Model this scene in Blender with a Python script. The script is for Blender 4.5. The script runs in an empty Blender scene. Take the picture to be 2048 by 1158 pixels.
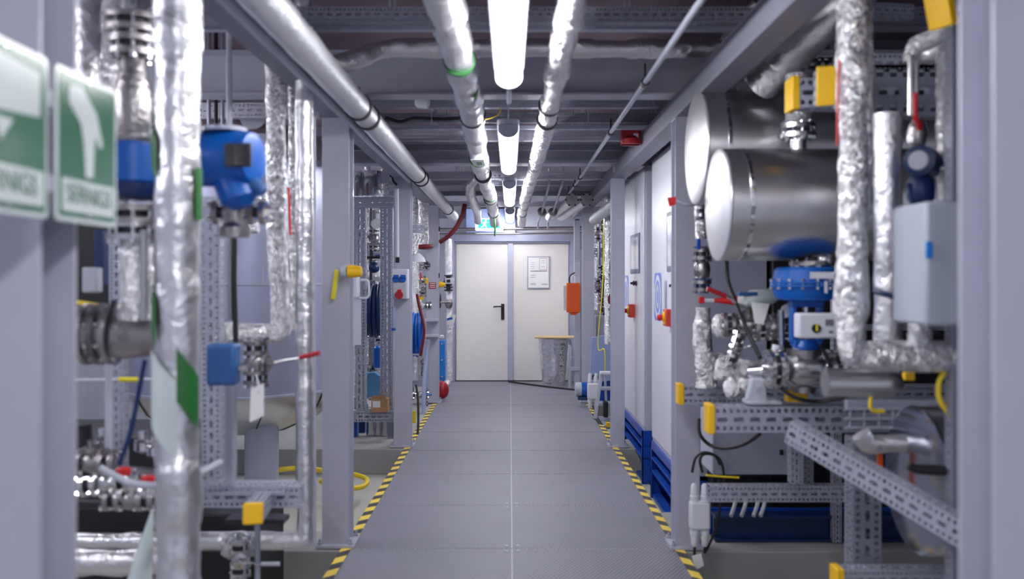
import bpy, math, random
from mathutils import Vector, Matrix, Quaternion, noise
random.seed(7)
SC = bpy.context.scene
COL = SC.collection
PI = math.pi
F = 1815.0           # focal length in pixels of the 2048 wide frame
VX, VY, EYE = 1020.0, 560.0, 1.53
V = Vector

# ------------------------------------------------------------------ camera, world, exposure
cam_d = bpy.data.cameras.new('camera')
cam = bpy.data.objects.new('camera', cam_d)
COL.objects.link(cam)
cam.location = (0, 0, EYE)
cam.rotation_euler = (PI/2, 0, 0)
cam_d.sensor_width = 36.0
cam_d.lens = F/2048*36.0
cam_d.shift_x = (1024-VX)/2048
cam_d.shift_y = -(579-VY)/2048
cam_d.clip_start = 0.05
cam_d.clip_end = 100
cam_d.dof.use_dof = True
cam_d.dof.focus_distance = 10.5
cam_d.dof.aperture_fstop = 1.7
SC.camera = cam
w = bpy.data.worlds.new('world'); SC.world = w
w.use_nodes = True
bg = w.node_tree.nodes['Background']
bg.inputs['Color'].default_value = (.74, .76, .95, 1)
bg.inputs['Strength'].default_value = 0.25
SC.view_settings.view_transform = 'Standard'
SC.view_settings.look = 'None'
SC.view_settings.gamma = 1
SC.view_settings.exposure = 1.05
LAMP_CENTRE = 16.0
LAMP_SIDE = 19.0

# ------------------------------------------------------------------ materials
def rgb(r, g, b):
    f = lambda c: ((c/255+.055)/1.055)**2.4 if c > 10 else c/255/12.92
    return (f(r), f(g), f(b), 1)

def newmat(name):
    m = bpy.data.materials.new(name); m.use_nodes = True
    nt = m.node_tree
    return m, nt, nt.nodes['Principled BSDF']

def N(nt, t, **k):
    n = nt.nodes.new(t)
    for a, b in k.items():
        if a in n.inputs: n.inputs[a].default_value = b
        else: setattr(n, a, b)
    return n

def paint(name, c, rough=.45, metal=0.0, var=.06, scale=6.0, bump=0.0, bscale=60, spec=.5):
    m, nt, b = newmat(name)
    tc = N(nt, 'ShaderNodeTexCoord')
    no = N(nt, 'ShaderNodeTexNoise'); no.inputs['Scale'].default_value = scale; no.inputs['Detail'].default_value = 3
    nt.links.new(tc.outputs['Object'], no.inputs['Vector'])
    ra = N(nt, 'ShaderNodeValToRGB')
    ra.color_ramp.elements[0].position = .3; ra.color_ramp.elements[1].position = .7
    ra.color_ramp.elements[0].color = tuple(x*(1-var) for x in c[:3])+(1,)
    ra.color_ramp.elements[1].color = tuple(min(1, x*(1+var)) for x in c[:3])+(1,)
    nt.links.new(no.outputs['Fac'], ra.inputs['Fac'])
    nt.links.new(ra.outputs['Color'], b.inputs['Base Color'])
    b.inputs['Roughness'].default_value = rough
    b.inputs['Metallic'].default_value = metal
    b.inputs['Specular IOR Level'].default_value = spec
    if bump:
        n2 = N(nt, 'ShaderNodeTexNoise'); n2.inputs['Scale'].default_value = bscale
        nt.links.new(tc.outputs['Object'], n2.inputs['Vector'])
        bp = N(nt, 'ShaderNodeBump'); bp.inputs['Strength'].default_value = bump; bp.inputs['Distance'].default_value = .01
        nt.links.new(n2.outputs['Fac'], bp.inputs['Height'])
        nt.links.new(bp.outputs['Normal'], b.inputs['Normal'])
    return m

def foil(name, c=(.86, .86, .90, 1), rough=.19, scale=34, strength=.8, dist=.012):
    m, nt, b = newmat(name)
    tc = N(nt, 'ShaderNodeTexCoord')
    v = N(nt, 'ShaderNodeTexVoronoi'); v.feature = 'F1'; v.inputs['Scale'].default_value = scale
    n1 = N(nt, 'ShaderNodeTexNoise'); n1.inputs['Scale'].default_value = scale*.8; n1.inputs['Detail'].default_value = 4; n1.inputs['Distortion'].default_value = 1.2
    nt.links.new(tc.outputs['Object'], n1.inputs['Vector'])
    mp = N(nt, 'ShaderNodeMix'); mp.data_type = 'VECTOR'; mp.inputs['Factor'].default_value = .12
    nt.links.new(tc.outputs['Object'], mp.inputs[4]); nt.links.new(n1.outputs['Color'], mp.inputs[5])
    nt.links.new(mp.outputs[1], v.inputs['Vector'])
    ad = N(nt, 'ShaderNodeMath'); ad.operation = 'ADD'
    nt.links.new(v.outputs['Distance'], ad.inputs[0]); nt.links.new(n1.outputs['Fac'], ad.inputs[1])
    bp = N(nt, 'ShaderNodeBump'); bp.inputs['Strength'].default_value = strength; bp.inputs['Distance'].default_value = dist
    nt.links.new(ad.outputs[0], bp.inputs['Height']); nt.links.new(bp.outputs['Normal'], b.inputs['Normal'])
    b.inputs['Base Color'].default_value = c
    b.inputs['Metallic'].default_value = .92
    b.inputs['Roughness'].default_value = rough
    return m

def metal(name, c, rough=.3, aniso=0.0, bump=.06, bscale=30):
    return paint(name, c, rough, 1.0, .08, 5, bump, bscale)

def strutmat(name, c, rough=.45, rows=True, metallic=.55):
    """galvanised perforated profile: real see-through slots, laid out in the profile's own UVs"""
    m, nt, b = newmat(name)
    uv = N(nt, 'ShaderNodeUVMap')
    sp = N(nt, 'ShaderNodeSeparateXYZ'); nt.links.new(uv.outputs[0], sp.inputs[0])
    def mth(op, a, bb=None):
        n = N(nt, 'ShaderNodeMath'); n.operation = op
        for i, x in enumerate((a, bb)):
            if x is None: continue
            if isinstance(x, (int, float)): n.inputs[i].default_value = x
            else: nt.links.new(x, n.inputs[i])
        return n.outputs[0]
    U, W_ = sp.outputs['X'], mth('ABSOLUTE', sp.outputs['Y'])
    def cells(per, half, v0, vh):
        fr = mth('ABSOLUTE', mth('SUBTRACT', mth('FRACT', mth('DIVIDE', U, per)), .5))
        a = mth('LESS_THAN', fr, half/per)
        d = mth('LESS_THAN', mth('ABSOLUTE', mth('SUBTRACT', W_, v0)), vh)
        return mth('MULTIPLY', a, d)
    mk = cells(.62, .19, 0, .17)
    if rows: mk = mth('MAXIMUM', mk, cells(.26, .07, .66, .15))
    tr = N(nt, 'ShaderNodeBsdfTransparent')
    mx = N(nt, 'ShaderNodeMixShader')
    nt.links.new(mk, mx.inputs[0]); nt.links.new(b.outputs[0], mx.inputs[1]); nt.links.new(tr.outputs[0], mx.inputs[2])
    nt.links.new(mx.outputs[0], nt.nodes['Material Output'].inputs['Surface'])
    tc = N(nt, 'ShaderNodeTexCoord')
    no = N(nt, 'ShaderNodeTexVoronoi'); no.inputs['Scale'].default_value = 60
    nt.links.new(tc.outputs['Object'], no.inputs['Vector'])
    ra = N(nt, 'ShaderNodeValToRGB')
    ra.color_ramp.elements[0].color = tuple(x*.85 for x in c[:3])+(1,); ra.color_ramp.elements[1].color = c
    nt.links.new(no.outputs['Distance'], ra.inputs['Fac']); nt.links.new(ra.outputs['Color'], b.inputs['Base Color'])
    b.inputs['Metallic'].default_value = metallic; b.inputs['Roughness'].default_value = rough
    return m

def emit(name, c, s):
    m, nt, b = newmat(name)
    b.inputs['Base Color'].default_value = (.8, .8, .8, 1)
    b.inputs['Emission Color'].default_value = c; b.inputs['Emission Strength'].default_value = s
    return m

M = {}
M['paint'] = paint('column_paint', rgb(184, 185, 202), .38, var=.03)
M['girder'] = paint('girder_paint', rgb(132, 133, 150), .45, var=.05)
M['beam'] = paint('beam_paint', rgb(188, 189, 204), .45, var=.05)
M['foil'] = foil('aluminium_foil')
M['foil_big'] = foil('foil_lagging', c=(.80, .80, .85, 1), rough=.34, scale=18, strength=.35)
M['foil_dull'] = foil('foil_dull', c=(.76, .75, .79, 1), rough=.38, scale=16, strength=.5)
M['jacket'] = foil('sheet_jacket', c=(.70, .71, .76, 1), rough=.45, scale=20, strength=.4, dist=.008)
M['steel'] = metal('stainless_steel', (.60, .60, .62, 1), .22)
M['sheet'] = metal('sheet_steel', (.62, .62, .64, 1), .30, bump=.12, bscale=4)
M['bright'] = metal('polished_steel', (.80, .80, .84, 1), .10, bump=.02)
M['cast'] = metal('cast_steel', (.36, .34, .35, 1), .34, bump=.3, bscale=50)
M['dark'] = paint('dark_metal', rgb(52, 50, 58), .4, .3)
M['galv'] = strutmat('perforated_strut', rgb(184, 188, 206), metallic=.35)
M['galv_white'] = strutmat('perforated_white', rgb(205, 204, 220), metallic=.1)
M['galv_dark'] = strutmat('perforated_dark', rgb(150, 152, 170), metallic=.3)  # darker grey version of the perforated profile
M['plain_galv'] = paint('galvanised', rgb(176, 180, 198), .42, .3)
M['yellow'] = paint('yellow_plastic', rgb(250, 196, 20), .45, var=.03)
M['lime'] = paint('yellow_tag_plastic', rgb(240, 225, 40), .5, var=.03)
M['blue'] = paint('blue_enamel', rgb(0, 88, 180), .36, var=.05)
M['royal'] = paint('blue_base_paint', rgb(18, 74, 176), .35, var=.05)
M['navy'] = paint('navy_paint', rgb(16, 44, 96), .4, var=.1)
M['steelblue'] = paint('steel_blue_paint', rgb(46, 92, 150), .45)
M['skyblue'] = paint('sky_blue_paint', rgb(20, 130, 220), .4)
M['teal'] = paint('teal_blue', rgb(78, 134, 176), .5)
M['red'] = paint('red_plastic', rgb(210, 28, 30), .38, var=.04)
M['redbox'] = paint('red_box_paint', rgb(168, 20, 36), .42)
M['maroon'] = paint('maroon_rubber', rgb(110, 24, 40), .5)
M['orange'] = paint('orange_plastic', rgb(236, 92, 20), .42, var=.04)
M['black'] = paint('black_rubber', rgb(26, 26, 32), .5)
M['white'] = paint('white_plastic', rgb(222, 224, 234), .4, var=.02)
M['grey'] = paint('grey_plastic', rgb(186, 190, 204), .45, var=.02)
M['palebox'] = paint('pale_box', rgb(170, 178, 192), .5, var=.02)
M['cab'] = paint('cabinet_paint', rgb(220, 221, 234), .28, var=.015)
M['cabside'] = paint('cabinet_side', rgb(186, 189, 208), .35, var=.02)
M['door'] = paint('door_cream', rgb(232, 229, 227), .42, var=.02, scale=2)
M['frame'] = paint('door_frame_paint', rgb(166, 169, 196), .35, var=.03)
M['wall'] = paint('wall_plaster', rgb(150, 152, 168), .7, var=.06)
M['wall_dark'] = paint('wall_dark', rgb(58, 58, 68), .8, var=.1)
M['ceil'] = paint('ceiling_deck', rgb(116, 100, 112), .7, var=.15, scale=2)
M['conc'] = paint('concrete', rgb(186, 186, 180), .65, var=.06, scale=3, bump=.1, bscale=20)
M['plinth'] = paint('plinth_concrete', rgb(158, 158, 158), .75, var=.05, scale=4)
M['card'] = paint('cardboard', rgb(190, 146, 104), .8)
M['wood'] = paint('plywood', rgb(214, 186, 138), .6, var=.1, scale=3)
M['paper'] = paint('paper', rgb(238, 238, 240), .7, var=.02)
M['ink'] = paint('grey_ink', rgb(120, 120, 130), .8)
M['green'] = paint('green_tape', rgb(44, 112, 52), .45)
M['signgreen'] = paint('sign_green', rgb(40, 112, 82), .18)
M['signwhite'] = paint('sign_white', rgb(214, 226, 226), .2)
M['lampbody'] = paint('lamp_housing', rgb(170, 172, 190), .4)
M['bluepanel'] = paint('pale_blue_panel', rgb(150, 166, 214), .5)
M['logo'] = paint('logo_blue', rgb(120, 140, 222), .4, var=.02)
M['glass'] = paint('screen_glass', rgb(196, 200, 214), .12, var=.01)
M['window'] = paint('black_display', rgb(14, 14, 22), .15)
M['hosegreen'] = paint('yellow_hose', rgb(238, 206, 40), .45)
M['clear'] = paint('pale_blue_hose', rgb(158, 168, 204), .3)
M['lampglow'] = emit('lamp_glow', (1, .99, 1, 1), LAMP_CENTRE)
M['sideglow'] = emit('side_lamp_glow', (.93, .93, 1, 1), LAMP_SIDE)
M['exitglow'] = emit('exit_white_glow', (.95, 1, 1, 1), 1.1)
M['exitgreen'] = emit('exit_green_glow', (.02, .42, .32, 1), .8)
M['exitgreen'].node_tree.nodes['Principled BSDF'].inputs['Base Color'].default_value = (.02, .3, .22, 1)

# ribbed walkway plate
def walkmat():
    m, nt, b = newmat('ribbed_walkway')
    tc = N(nt, 'ShaderNodeTexCoord')
    mp = N(nt, 'ShaderNodeMapping'); mp.inputs['Rotation'].default_value = (0, 0, .52); mp.inputs['Scale'].default_value = (48, 48, 1)
    nt.links.new(tc.outputs['Object'], mp.inputs['Vector'])
    ch = N(nt, 'ShaderNodeTexVoronoi'); ch.inputs['Scale'].default_value = 1; ch.inputs['Randomness'].default_value = 0.0
    nt.links.new(mp.outputs[0], ch.inputs['Vector'])
    ra = N(nt, 'ShaderNodeValToRGB'); ra.color_ramp.elements[0].position = .25; ra.color_ramp.elements[1].position = .55
    ra.color_ramp.elements[0].color = rgb(160, 160, 174); ra.color_ramp.elements[1].color = rgb(88, 88, 102)
    nt.links.new(ch.outputs['Distance'], ra.inputs['Fac'])
    no = N(nt, 'ShaderNodeTexNoise'); no.inputs['Scale'].default_value = 3; no.inputs['Detail'].default_value = 5
    nt.links.new(tc.outputs['Object'], no.inputs['Vector'])
    mr = N(nt, 'ShaderNodeMapRange'); mr.inputs['To Min'].default_value = .88; mr.inputs['To Max'].default_value = 1.1
    nt.links.new(no.outputs['Fac'], mr.inputs['Value'])
    mx = N(nt, 'ShaderNodeVectorMath'); mx.operation = 'SCALE'
    nt.links.new(ra.outputs['Color'], mx.inputs[0]); nt.links.new(mr.outputs[0], mx.inputs['Scale'])
    nt.links.new(mx.outputs[0], b.inputs['Base Color'])
    bp = N(nt, 'ShaderNodeBump'); bp.inputs['Strength'].default_value = .5; bp.inputs['Distance'].default_value = .004; bp.invert = True
    nt.links.new(ch.outputs['Distance'], bp.inputs['Height']); nt.links.new(bp.outputs['Normal'], b.inputs['Normal'])
    b.inputs['Roughness'].default_value = .5; b.inputs['Metallic'].default_value = .15
    return m
M['walk'] = walkmat()

def stripemat(name, slant):
    m, nt, b = newmat(name)
    tc = N(nt, 'ShaderNodeTexCoord'); sp = N(nt, 'ShaderNodeSeparateXYZ'); nt.links.new(tc.outputs['Object'], sp.inputs[0])
    a = N(nt, 'ShaderNodeMath'); a.operation = 'MULTIPLY'; a.inputs[1].default_value = slant; nt.links.new(sp.outputs['X'], a.inputs[0])
    c = N(nt, 'ShaderNodeMath'); c.operation = 'ADD'; nt.links.new(sp.outputs['Y'], c.inputs[0]); nt.links.new(a.outputs[0], c.inputs[1])
    d = N(nt, 'ShaderNodeMath'); d.operation = 'DIVIDE'; d.inputs[1].default_value = .22; nt.links.new(c.outputs[0], d.inputs[0])
    e = N(nt, 'ShaderNodeMath'); e.operation = 'FRACT'; nt.links.new(d.outputs[0], e.inputs[0])
    g = N(nt, 'ShaderNodeMath'); g.operation = 'GREATER_THAN'; g.inputs[1].default_value = .48; nt.links.new(e.outputs[0], g.inputs[0])
    mx = N(nt, 'ShaderNodeMix'); mx.data_type = 'RGBA'
    mx.inputs[6].default_value = rgb(62, 60, 66); mx.inputs[7].default_value = rgb(244, 212, 84)
    nt.links.new(g.outputs[0], mx.inputs['Factor']); nt.links.new(mx.outputs[2], b.inputs['Base Color'])
    b.inputs['Roughness'].default_value = .5
    return m

# ------------------------------------------------------------------ geometry collector
def P(px, py, d):
    return V(((px-VX)/F*d, d, EYE+(VY-py)/F*d))

def frame_of(ax, up=None):
    z = V(ax).normalized()
    u = V(up) if up else (V((0, 0, 1)) if abs(z.z) < .9 else V((0, 1, 0)))
    x = u.cross(z).normalized(); y = z.cross(x).normalized()
    return x, y, z

class G:
    def __init__(s): s.v = []; s.f = []; s.uv = {}
    def quad(s, pts):
        i = len(s.v); s.v += [V(p) for p in pts]; s.f.append(tuple(range(i, i+len(pts)))); return len(s.f)-1
    def bx(s, x0, x1, y0, y1, z0, z1):
        return s.box(((x0+x1)/2, (y0+y1)/2, (z0+z1)/2), (x1-x0, y1-y0, z1-z0))
    def box(s, c, sz, rot=None):
        c = V(c); i = len(s.v)
        for a in (-1, 1):
            for b in (-1, 1):
                for d in (-1, 1):
                    p = V((a*sz[0]/2, b*sz[1]/2, d*sz[2]/2))
                    if rot is not None: p = rot @ p
                    s.v.append(c+p)
        for q in ((0, 1, 3, 2), (4, 6, 7, 5), (0, 4, 5, 1), (2, 3, 7, 6), (0, 2, 6, 4), (1, 5, 7, 3)):
            s.f.append(tuple(i+k for k in q))
        return s
    def lathe(s, prof, o=(0, 0, 0), ax=(0, 0, 1), n=24, up=None):
        """prof: list of (radius, distance along axis)"""
        x, y, z = frame_of(ax, up); o = V(o); rings = []
        for r, h in prof:
            if r < 1e-5:
                s.v.append(o+z*h); rings.append([len(s.v)-1]); continue
            i = len(s.v)
            for k in range(n):
                a = 2*PI*k/n
                s.v.append(o+z*h+x*(r*math.cos(a))+y*(r*math.sin(a)))
            rings.append(list(range(i, i+n)))
        for A, B in zip(rings, rings[1:]):
            for k in range(n):
                k2 = (k+1) % n
                if len(A) == 1 and len(B) == 1: continue
                if len(A) == 1: s.f.append((A[0], B[k], B[k2]))
                elif len(B) == 1: s.f.append((A[k], A[k2], B[0]))
                else: s.f.append((A[k], A[k2], B[k2], B[k]))
        if len(rings[0]) > 1: s.f.append(tuple(reversed(rings[0])))
        if len(rings[-1]) > 1: s.f.append(tuple(rings[-1]))
        return s
    def cyl(s, a, b, r, n=16, r2=None):
        a = V(a); b = V(b); d = b-a
        return s.lathe([(r, 0), (r if r2 is None else r2, d.length)], a, d, n)
    def ball(s, c, r, n=16, sz=(1, 1, 1)):
        i0 = len(s.v); m = n//2
        s.lathe([(r*math.sin(PI*k/m), -r*math.cos(PI*k/m)) for k in range(m+1)], (0, 0, 0), (0, 0, 1), n)
        for k in range(i0, len(s.v)):
            p = s.v[k]; s.v[k] = V((c[0]+p.x*sz[0], c[1]+p.y*sz[1], c[2]+p.z*sz[2]))
        return s
    def rough(s, amt, fr, seed=0):
        c = sum((p for p in s.v), V((0, 0, 0)))/len(s.v)
        s.v = [p+(p-c).normalized()*amt*(noise.noise(p*fr+V((seed, 0, 0)))+.5*noise.noise(p*fr*2.3)) for p in s.v]
        return s
    def tube(s, pts, r, n=14, bend=None, step=.05, jit=0.0, jf=14, seed=0, taper=None, wrap=0.0):
        pts = [V(p) for p in pts]
        bend = r*1.8 if bend is None else bend
        path = [pts[0]]
        for i in range(1, len(pts)-1):
            a, b, c = pts[i-1], pts[i], pts[i+1]
            u = (a-b); w_ = (c-b); L = min(bend, u.length*.48, w_.length*.48)
            p0 = b+u.normalized()*L; p1 = b+w_.normalized()*L
            for k in range(7):
                t = k/6
                path.append(p0*(1-t)**2+b*2*t*(1-t)+p1*t*t)
        path.append(pts[-1])
        out = [path[0]]
        for a, b in zip(path, path[1:]):
            m = max(1, int((b-a).length/step))
            for k in range(1, m+1): out.append(a.lerp(b, k/m))
        path = [out[0]]
        for p in out[1:]:
            if (p-path[-1]).length > 1e-4: path.append(p)
        t = (path[1]-path[0]).normalized()
        x, y, _ = frame_of(t)
        rings = []; dist = 0
        for i, p in enumerate(path):
            if i: dist += (p-path[i-1]).length
            if i == 0: t2 = path[1]-path[0]
            elif i == len(path)-1: t2 = path[-1]-path[-2]
            else: t2 = path[i+1]-path[i-1]
            t2.normalize()
            q = t.rotation_difference(t2); x = q @ x; y = q @ y; t = t2
            rr = r if taper is None else r+(taper-r)*i/(len(path)-1)
            if wrap: rr *= 1+wrap*(noise.cell(V((dist/.17+seed*3.1, seed, .5)))-.5)
            k0 = len(s.v)
            for k in range(n):
                a = 2*PI*k/n
                dd = x*math.cos(a)+y*math.sin(a)
                q2 = p+dd*rr
                if jit: q2 = q2+dd*(jit*rr*noise.noise(q2*jf+V((seed*7.3, 0, 0)))*2)
                s.v.append(q2)
            rings.append(k0)
        for a, b in zip(rings, rings[1:]):
            for k in range(n):
                k2 = (k+1) % n
                s.f.append((a+k, a+k2, b+k2, b+k))
        s.f.append(tuple(rings[0]+k for k in reversed(range(n))))
        s.f.append(tuple(rings[-1]+k for k in range(n)))
        return s
    def prism(s, poly, o, ux, uy, th):
        """poly in the plane o + a*ux + b*uy, thickness th along ux x uy"""
        o = V(o); ux = V(ux).normalized(); uy = V(uy).normalized(); nz = ux.cross(uy).normalized()*th
        i = len(s.v); n = len(poly)
        for a, b in poly: s.v.append(o+ux*a+uy*b)
        for a, b in poly: s.v.append(o+ux*a+uy*b+nz)
        s.f.append(tuple(i+k for k in reversed(range(n)))); s.f.append(tuple(i+n+k for k in range(n)))
        for k in range(n):
            k2 = (k+1) % n
            s.f.append((i+k, i+k2, i+n+k2, i+n+k))
        return s
    def strut(s, a, b, wd, hd, up=None):
        """hollow profile a to b; wd across, hd along up; slot UVs scaled by face width"""
        a = V(a); b = V(b); d = b-a; L = d.length
        x, y, z = frame_of(d, up)
        c = [(-wd/2, -hd/2), (wd/2, -hd/2), (wd/2, hd/2), (-wd/2, hd/2)]
        for k in range(4):
            p, q = c[k], c[(k+1) % 4]
            fw = math.hypot(p[0]-q[0], p[1]-q[1])
            fi = s.quad([a+x*p[0]+y*p[1], a+x*q[0]+y*q[1], b+x*q[0]+y*q[1], b+x*p[0]+y*p[1]])
            s.uv[fi] = [(0, -1), (0, 1), (L/fw, 1), (L/fw, -1)]
        return s

LOC = {}
def obj(name, g, mat, parent=None, smooth=True, ang=38, bev=0, loc=None):
    me = bpy.data.meshes.new(name)
    if parent is not None: o0 = LOC[parent.name]
    elif loc is not None: o0 = V(loc)
    else:
        xs = [p.x for p in g.v]; ys = [p.y for p in g.v]; zs = [p.z for p in g.v]
        o0 = V(((min(xs)+max(xs))/2, (min(ys)+max(ys))/2, min(zs)))
    me.from_pydata([tuple(p-o0) for p in g.v], [], g.f)
    if g.uv:
        L = me.uv_layers.new(name='UVMap')
        for fi, uvs in g.uv.items():
            for li, uv in zip(me.polygons[fi].loop_indices, uvs): L.data[li].uv = uv
    me.materials.append(M[mat] if isinstance(mat, str) else mat)
    if smooth:
        me.polygons.foreach_set('use_smooth', [True]*len(me.polygons))
        me.update()
        me.set_sharp_from_angle(angle=math.radians(ang))
    o = bpy.data.objects.new(name, me); COL.objects.link(o)
    if parent is None: o.location = o0
    else: o.parent = parent
    LOC[o.name] = o0
    if bev:
        md = o.modifiers.new('bevel', 'BEVEL'); md.width = bev; md.segments = 2; md.limit_method = 'ANGLE'; md.angle_limit = math.radians(50)
    return o

def tag(o, label, cat, group=None):
    o['label'] = label; o['category'] = cat
    if group: o['group'] = group
    return o
def thing(name, label, cat, loc, group=None):
    o = bpy.data.objects.new(name, None); COL.objects.link(o); o.location = loc; o.empty_display_size = .05
    LOC[o.name] = V(loc); return tag(o, label, cat, group)
def struct(name, g, mat, **k):
    o = obj(name, g, mat, **k)
    if k.get('parent') is None: o['kind'] = 'structure'
    return o
def lab(o, t): o['label'] = t; return o

# ------------------------------------------------------------------ setting
FL = -.23
g = G(); g.bx(-4.6, 3.8, .3, 14.2, FL-.1, FL); struct('floor', g, 'conc')
g = G(); g.bx(-4.6, 3.8, 0, 14.2, 3.12, 3.2); struct('ceiling', g, 'ceil')
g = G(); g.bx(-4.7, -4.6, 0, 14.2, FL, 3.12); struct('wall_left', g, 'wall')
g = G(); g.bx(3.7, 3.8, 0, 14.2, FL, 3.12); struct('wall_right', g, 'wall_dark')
DY = 13.72
g = G(); g.bx(-4.6, -.90, DY, DY+.15, FL, 3.12); g.bx(.96, 3.7, DY, DY+.15, FL, 3.12)
g.bx(-.90, .96, DY, DY+.15, 2.22, 3.12); g.bx(-.9, .96, DY+.1, DY+.15, FL, 2.22)
struct('wall_back', g, 'wall')
# double door
dr = bpy.data.objects.new('door_1', None); COL.objects.link(dr); dr.location = (0, DY, 0); LOC['door_1'] = V((0, DY, 0)); dr['kind'] = 'structure'
g = G(); g.bx(-.90, -.84, DY-.05, DY+.05, 0, 2.22); g.bx(.91, .96, DY-.05, DY+.05, 0, 2.22); g.bx(-.84, .91, DY-.05, DY+.05, 2.11, 2.22)
g.bx(-.84, -.82, DY-.02, DY+.05, 0, 2.11); g.bx(.89, .91, DY-.02, DY+.05, 0, 2.11); g.bx(-.84, .91, DY-.02, DY+.05, 2.08, 2.11)
obj('door_frame', g, 'frame', dr, bev=.004)
g = G(); g.bx(-.815, -.03, DY, DY+.04, .01, 2.075); obj('door_leaf', g, 'door', dr, bev=.004)
g = G(); g.bx(.045, .885, DY, DY+.04, .01, 2.075); obj('door_leaf', g, 'door', dr, bev=.004)
g = G(); g.bx(-.035, .05, DY-.018, DY+.02, .01, 2.08); obj('centre_strip', g, paint('strip_paint', rgb(190, 192, 214), .25, .2, var=.02), dr, bev=.006)
g = G(); g.bx(-.135, -.085, DY-.012, DY, .93, 1.17)
g.cyl((-.11, DY, 1.13), (-.11, DY-.055, 1.13), .012); g.tube([(-.11, DY-.055, 1.13), (-.19, DY-.06, 1.132), (-.25, DY-.045, 1.125)], .011)
g.cyl((-.11, DY-.012, 1.0), (-.11, DY-.02, 1.0), .014)
obj('door_handle', g, 'black', dr, bev=.003)

# plinths
for i, (x0, x1, y0, y1) in enumerate([(-3.6, -.93, 5.14, 5.55), (-3.6, -.93, 8.22, 11.2), (-2.6, -.93, 11.3, 13.7), (-3.6, -.95, 1.0, 2.4),
                                      (.95, 3.4, 5.12, 6.0), (1.06, 3.4, 1.0, 2.6), (.98, 3.0, 8.25, 8.75), (1.02, 3.0, 11.1, 13.7)], 1):
    g = G(); g.bx(x0, x1, y0, y1, FL, -.004); o = struct('trim_%d' % i, g, 'plinth', bev=.006)

# walkway panels (ribbed plates on a hidden frame)
ORD = ['first', 'second', 'third', 'fourth', 'fifth', 'sixth', 'seventh', 'eighth', 'ninth', 'tenth', 'eleventh', 'twelfth', 'thirteenth']
seams = [13.70]+[5.17+.993*k for k in range(8, -4, -1)]
for k in range(len(seams)-1):
    y1, y0 = seams[k], seams[k+1]
    for sd in (-1, 1):
        x0, x1 = (-.905, .008) if sd < 0 else (.014, .935)
        t = thing('walkway_panel', '%s row of grey ribbed walkway plates counted from the doors, %s plate' % (ORD[k], 'left' if sd < 0 else 'right'),
                  'floor panel', ((x0+x1)/2, y0, 0), 'ribbed walkway plates')
        g = G(); g.bx(x0, x1, y0+.004, y1-.004, -.03, 0); obj('plate', g, 'walk', t)
        g = G()
        cx = x1-.03 if sd < 0 else x0+.03
        for yy in (y0+.05, y1-.05): obj('screw', G().lathe([(.011, 0), (.011, .003), (.0, .004)], (cx, yy, 0), n=10), 'plain_galv', t)
g = G()
for x in (-.86, 0.0, .89): g.bx(x-.04, x+.04, 1.3, 13.65, FL, -.031)
struct('trim_9', g, 'dark')
def tape(x0, x1, y0, y1, slant, label):
    g = G(); g.bx(x0, x1, y0, y1, -.028, .004)
    tag(obj('hazard_tape', g, stripemat('hazard_stripes', slant), loc=(0, 0, 0)), label, 'hazard tape')
tape(-.96, -.905, 1.3, 13.62, -1.0, 'yellow and black hazard edge tape along left side of the walkway')
tape(.935, .985, 1.3, 9.55, 1.0, 'yellow and black hazard edge tape along right walkway side beside the cabinets')
tape(.935, .985, 10.35, 12.3, 1.0, 'yellow and black hazard edge tape on right side near blue motor and stepladder')

# ------------------------------------------------------------------ steel frame
def column(x0, x1, d, label, top=2.46, z0=0.0):
    w_ = x1-x0; cx = (x0+x1)/2
    t = thing('steel_column', label, 'column', (cx, d+w_/2, z0), 'painted steel columns beside the walkway')
    g = G(); fl = .012
    g.bx(x0, x1, d, d+fl, z0+.012, top); g.bx(x0, x1, d+w_-fl, d+w_, z0+.012, top); g.bx(cx-.005, cx+.005, d+fl, d+w_-fl, z0+.012, top)
    g.bx(x0, x1, d+fl, d+w_-fl, top-.012, top); 
    obj('column_profile', g, 'paint', t, bev=.003)
    g = G(); g.bx(x0-.03, x1+.03, d-.03, d+w_+.03, z0, z0+.02); obj('base_plate', g, 'paint', t, bev=.003)
    for a in (x0-.012, x1+.012):
        for b in (d-.012, d+w_+.012):
            g = G(); g.lathe([(.014, 0), (.014, .012), (.007, .012), (.007, .03), (0, .032)], (a, b, z0+.02), n=8)
            obj('anchor_bolt', g, 'plain_galv', t)
    return t
cl = ['nearest left', 'second left', 'third left', 'farthest left']
column(-1.075, -.92, 1.775, 'nearest left grey steel column, blurred, with green signs in front of it', z0=0)
column(-1.075, -.92, 5.19, 'grey steel column on left with yellow lamp on its side, before the walkway')
column(-1.065, -.91, 8.30, 'grey steel column on left carrying white socket box with blue covers')
column(-1.045, -.89, 11.3, 'grey steel column on left with small red label, nearest the doors')
column(.955, 1.10, 1.79, 'nearest right grey steel column, blurred, at right edge of view', z0=0)
column(.94, 1.08, 5.16, 'grey steel column on right with white cable junction hanging at its foot')
column(.93, 1.05, 8.30, 'slim grey steel column on right just beyond the white control cabinets')
column(.905, 1.05, 11.3, 'grey steel column on right beside orange box and foil drum')
# longitudinal beams: channels on the columns
for x0, x1, lb in ((-1.06, -.925, 'long grey steel beam on the left columns under the cross beams'), (.945, 1.07, 'long grey steel beam on the right columns above white cabinets')):
    g = G(); g.bx(x0, x1, 1.2, 13.7, 2.46, 2.472); g.bx(x0, x1, 1.2, 13.7, 2.578, 2.59)
    xi = x1 if x0 < 0 else x0
    g.bx(*(sorted((xi, xi-.012 if x0 < 0 else xi+.012))), 1.2, 13.7, 2.472, 2.578)
    tag(obj('longitudinal_beam', g, 'girder', bev=.002), lb, 'beam', 'long beams on the columns')
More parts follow.
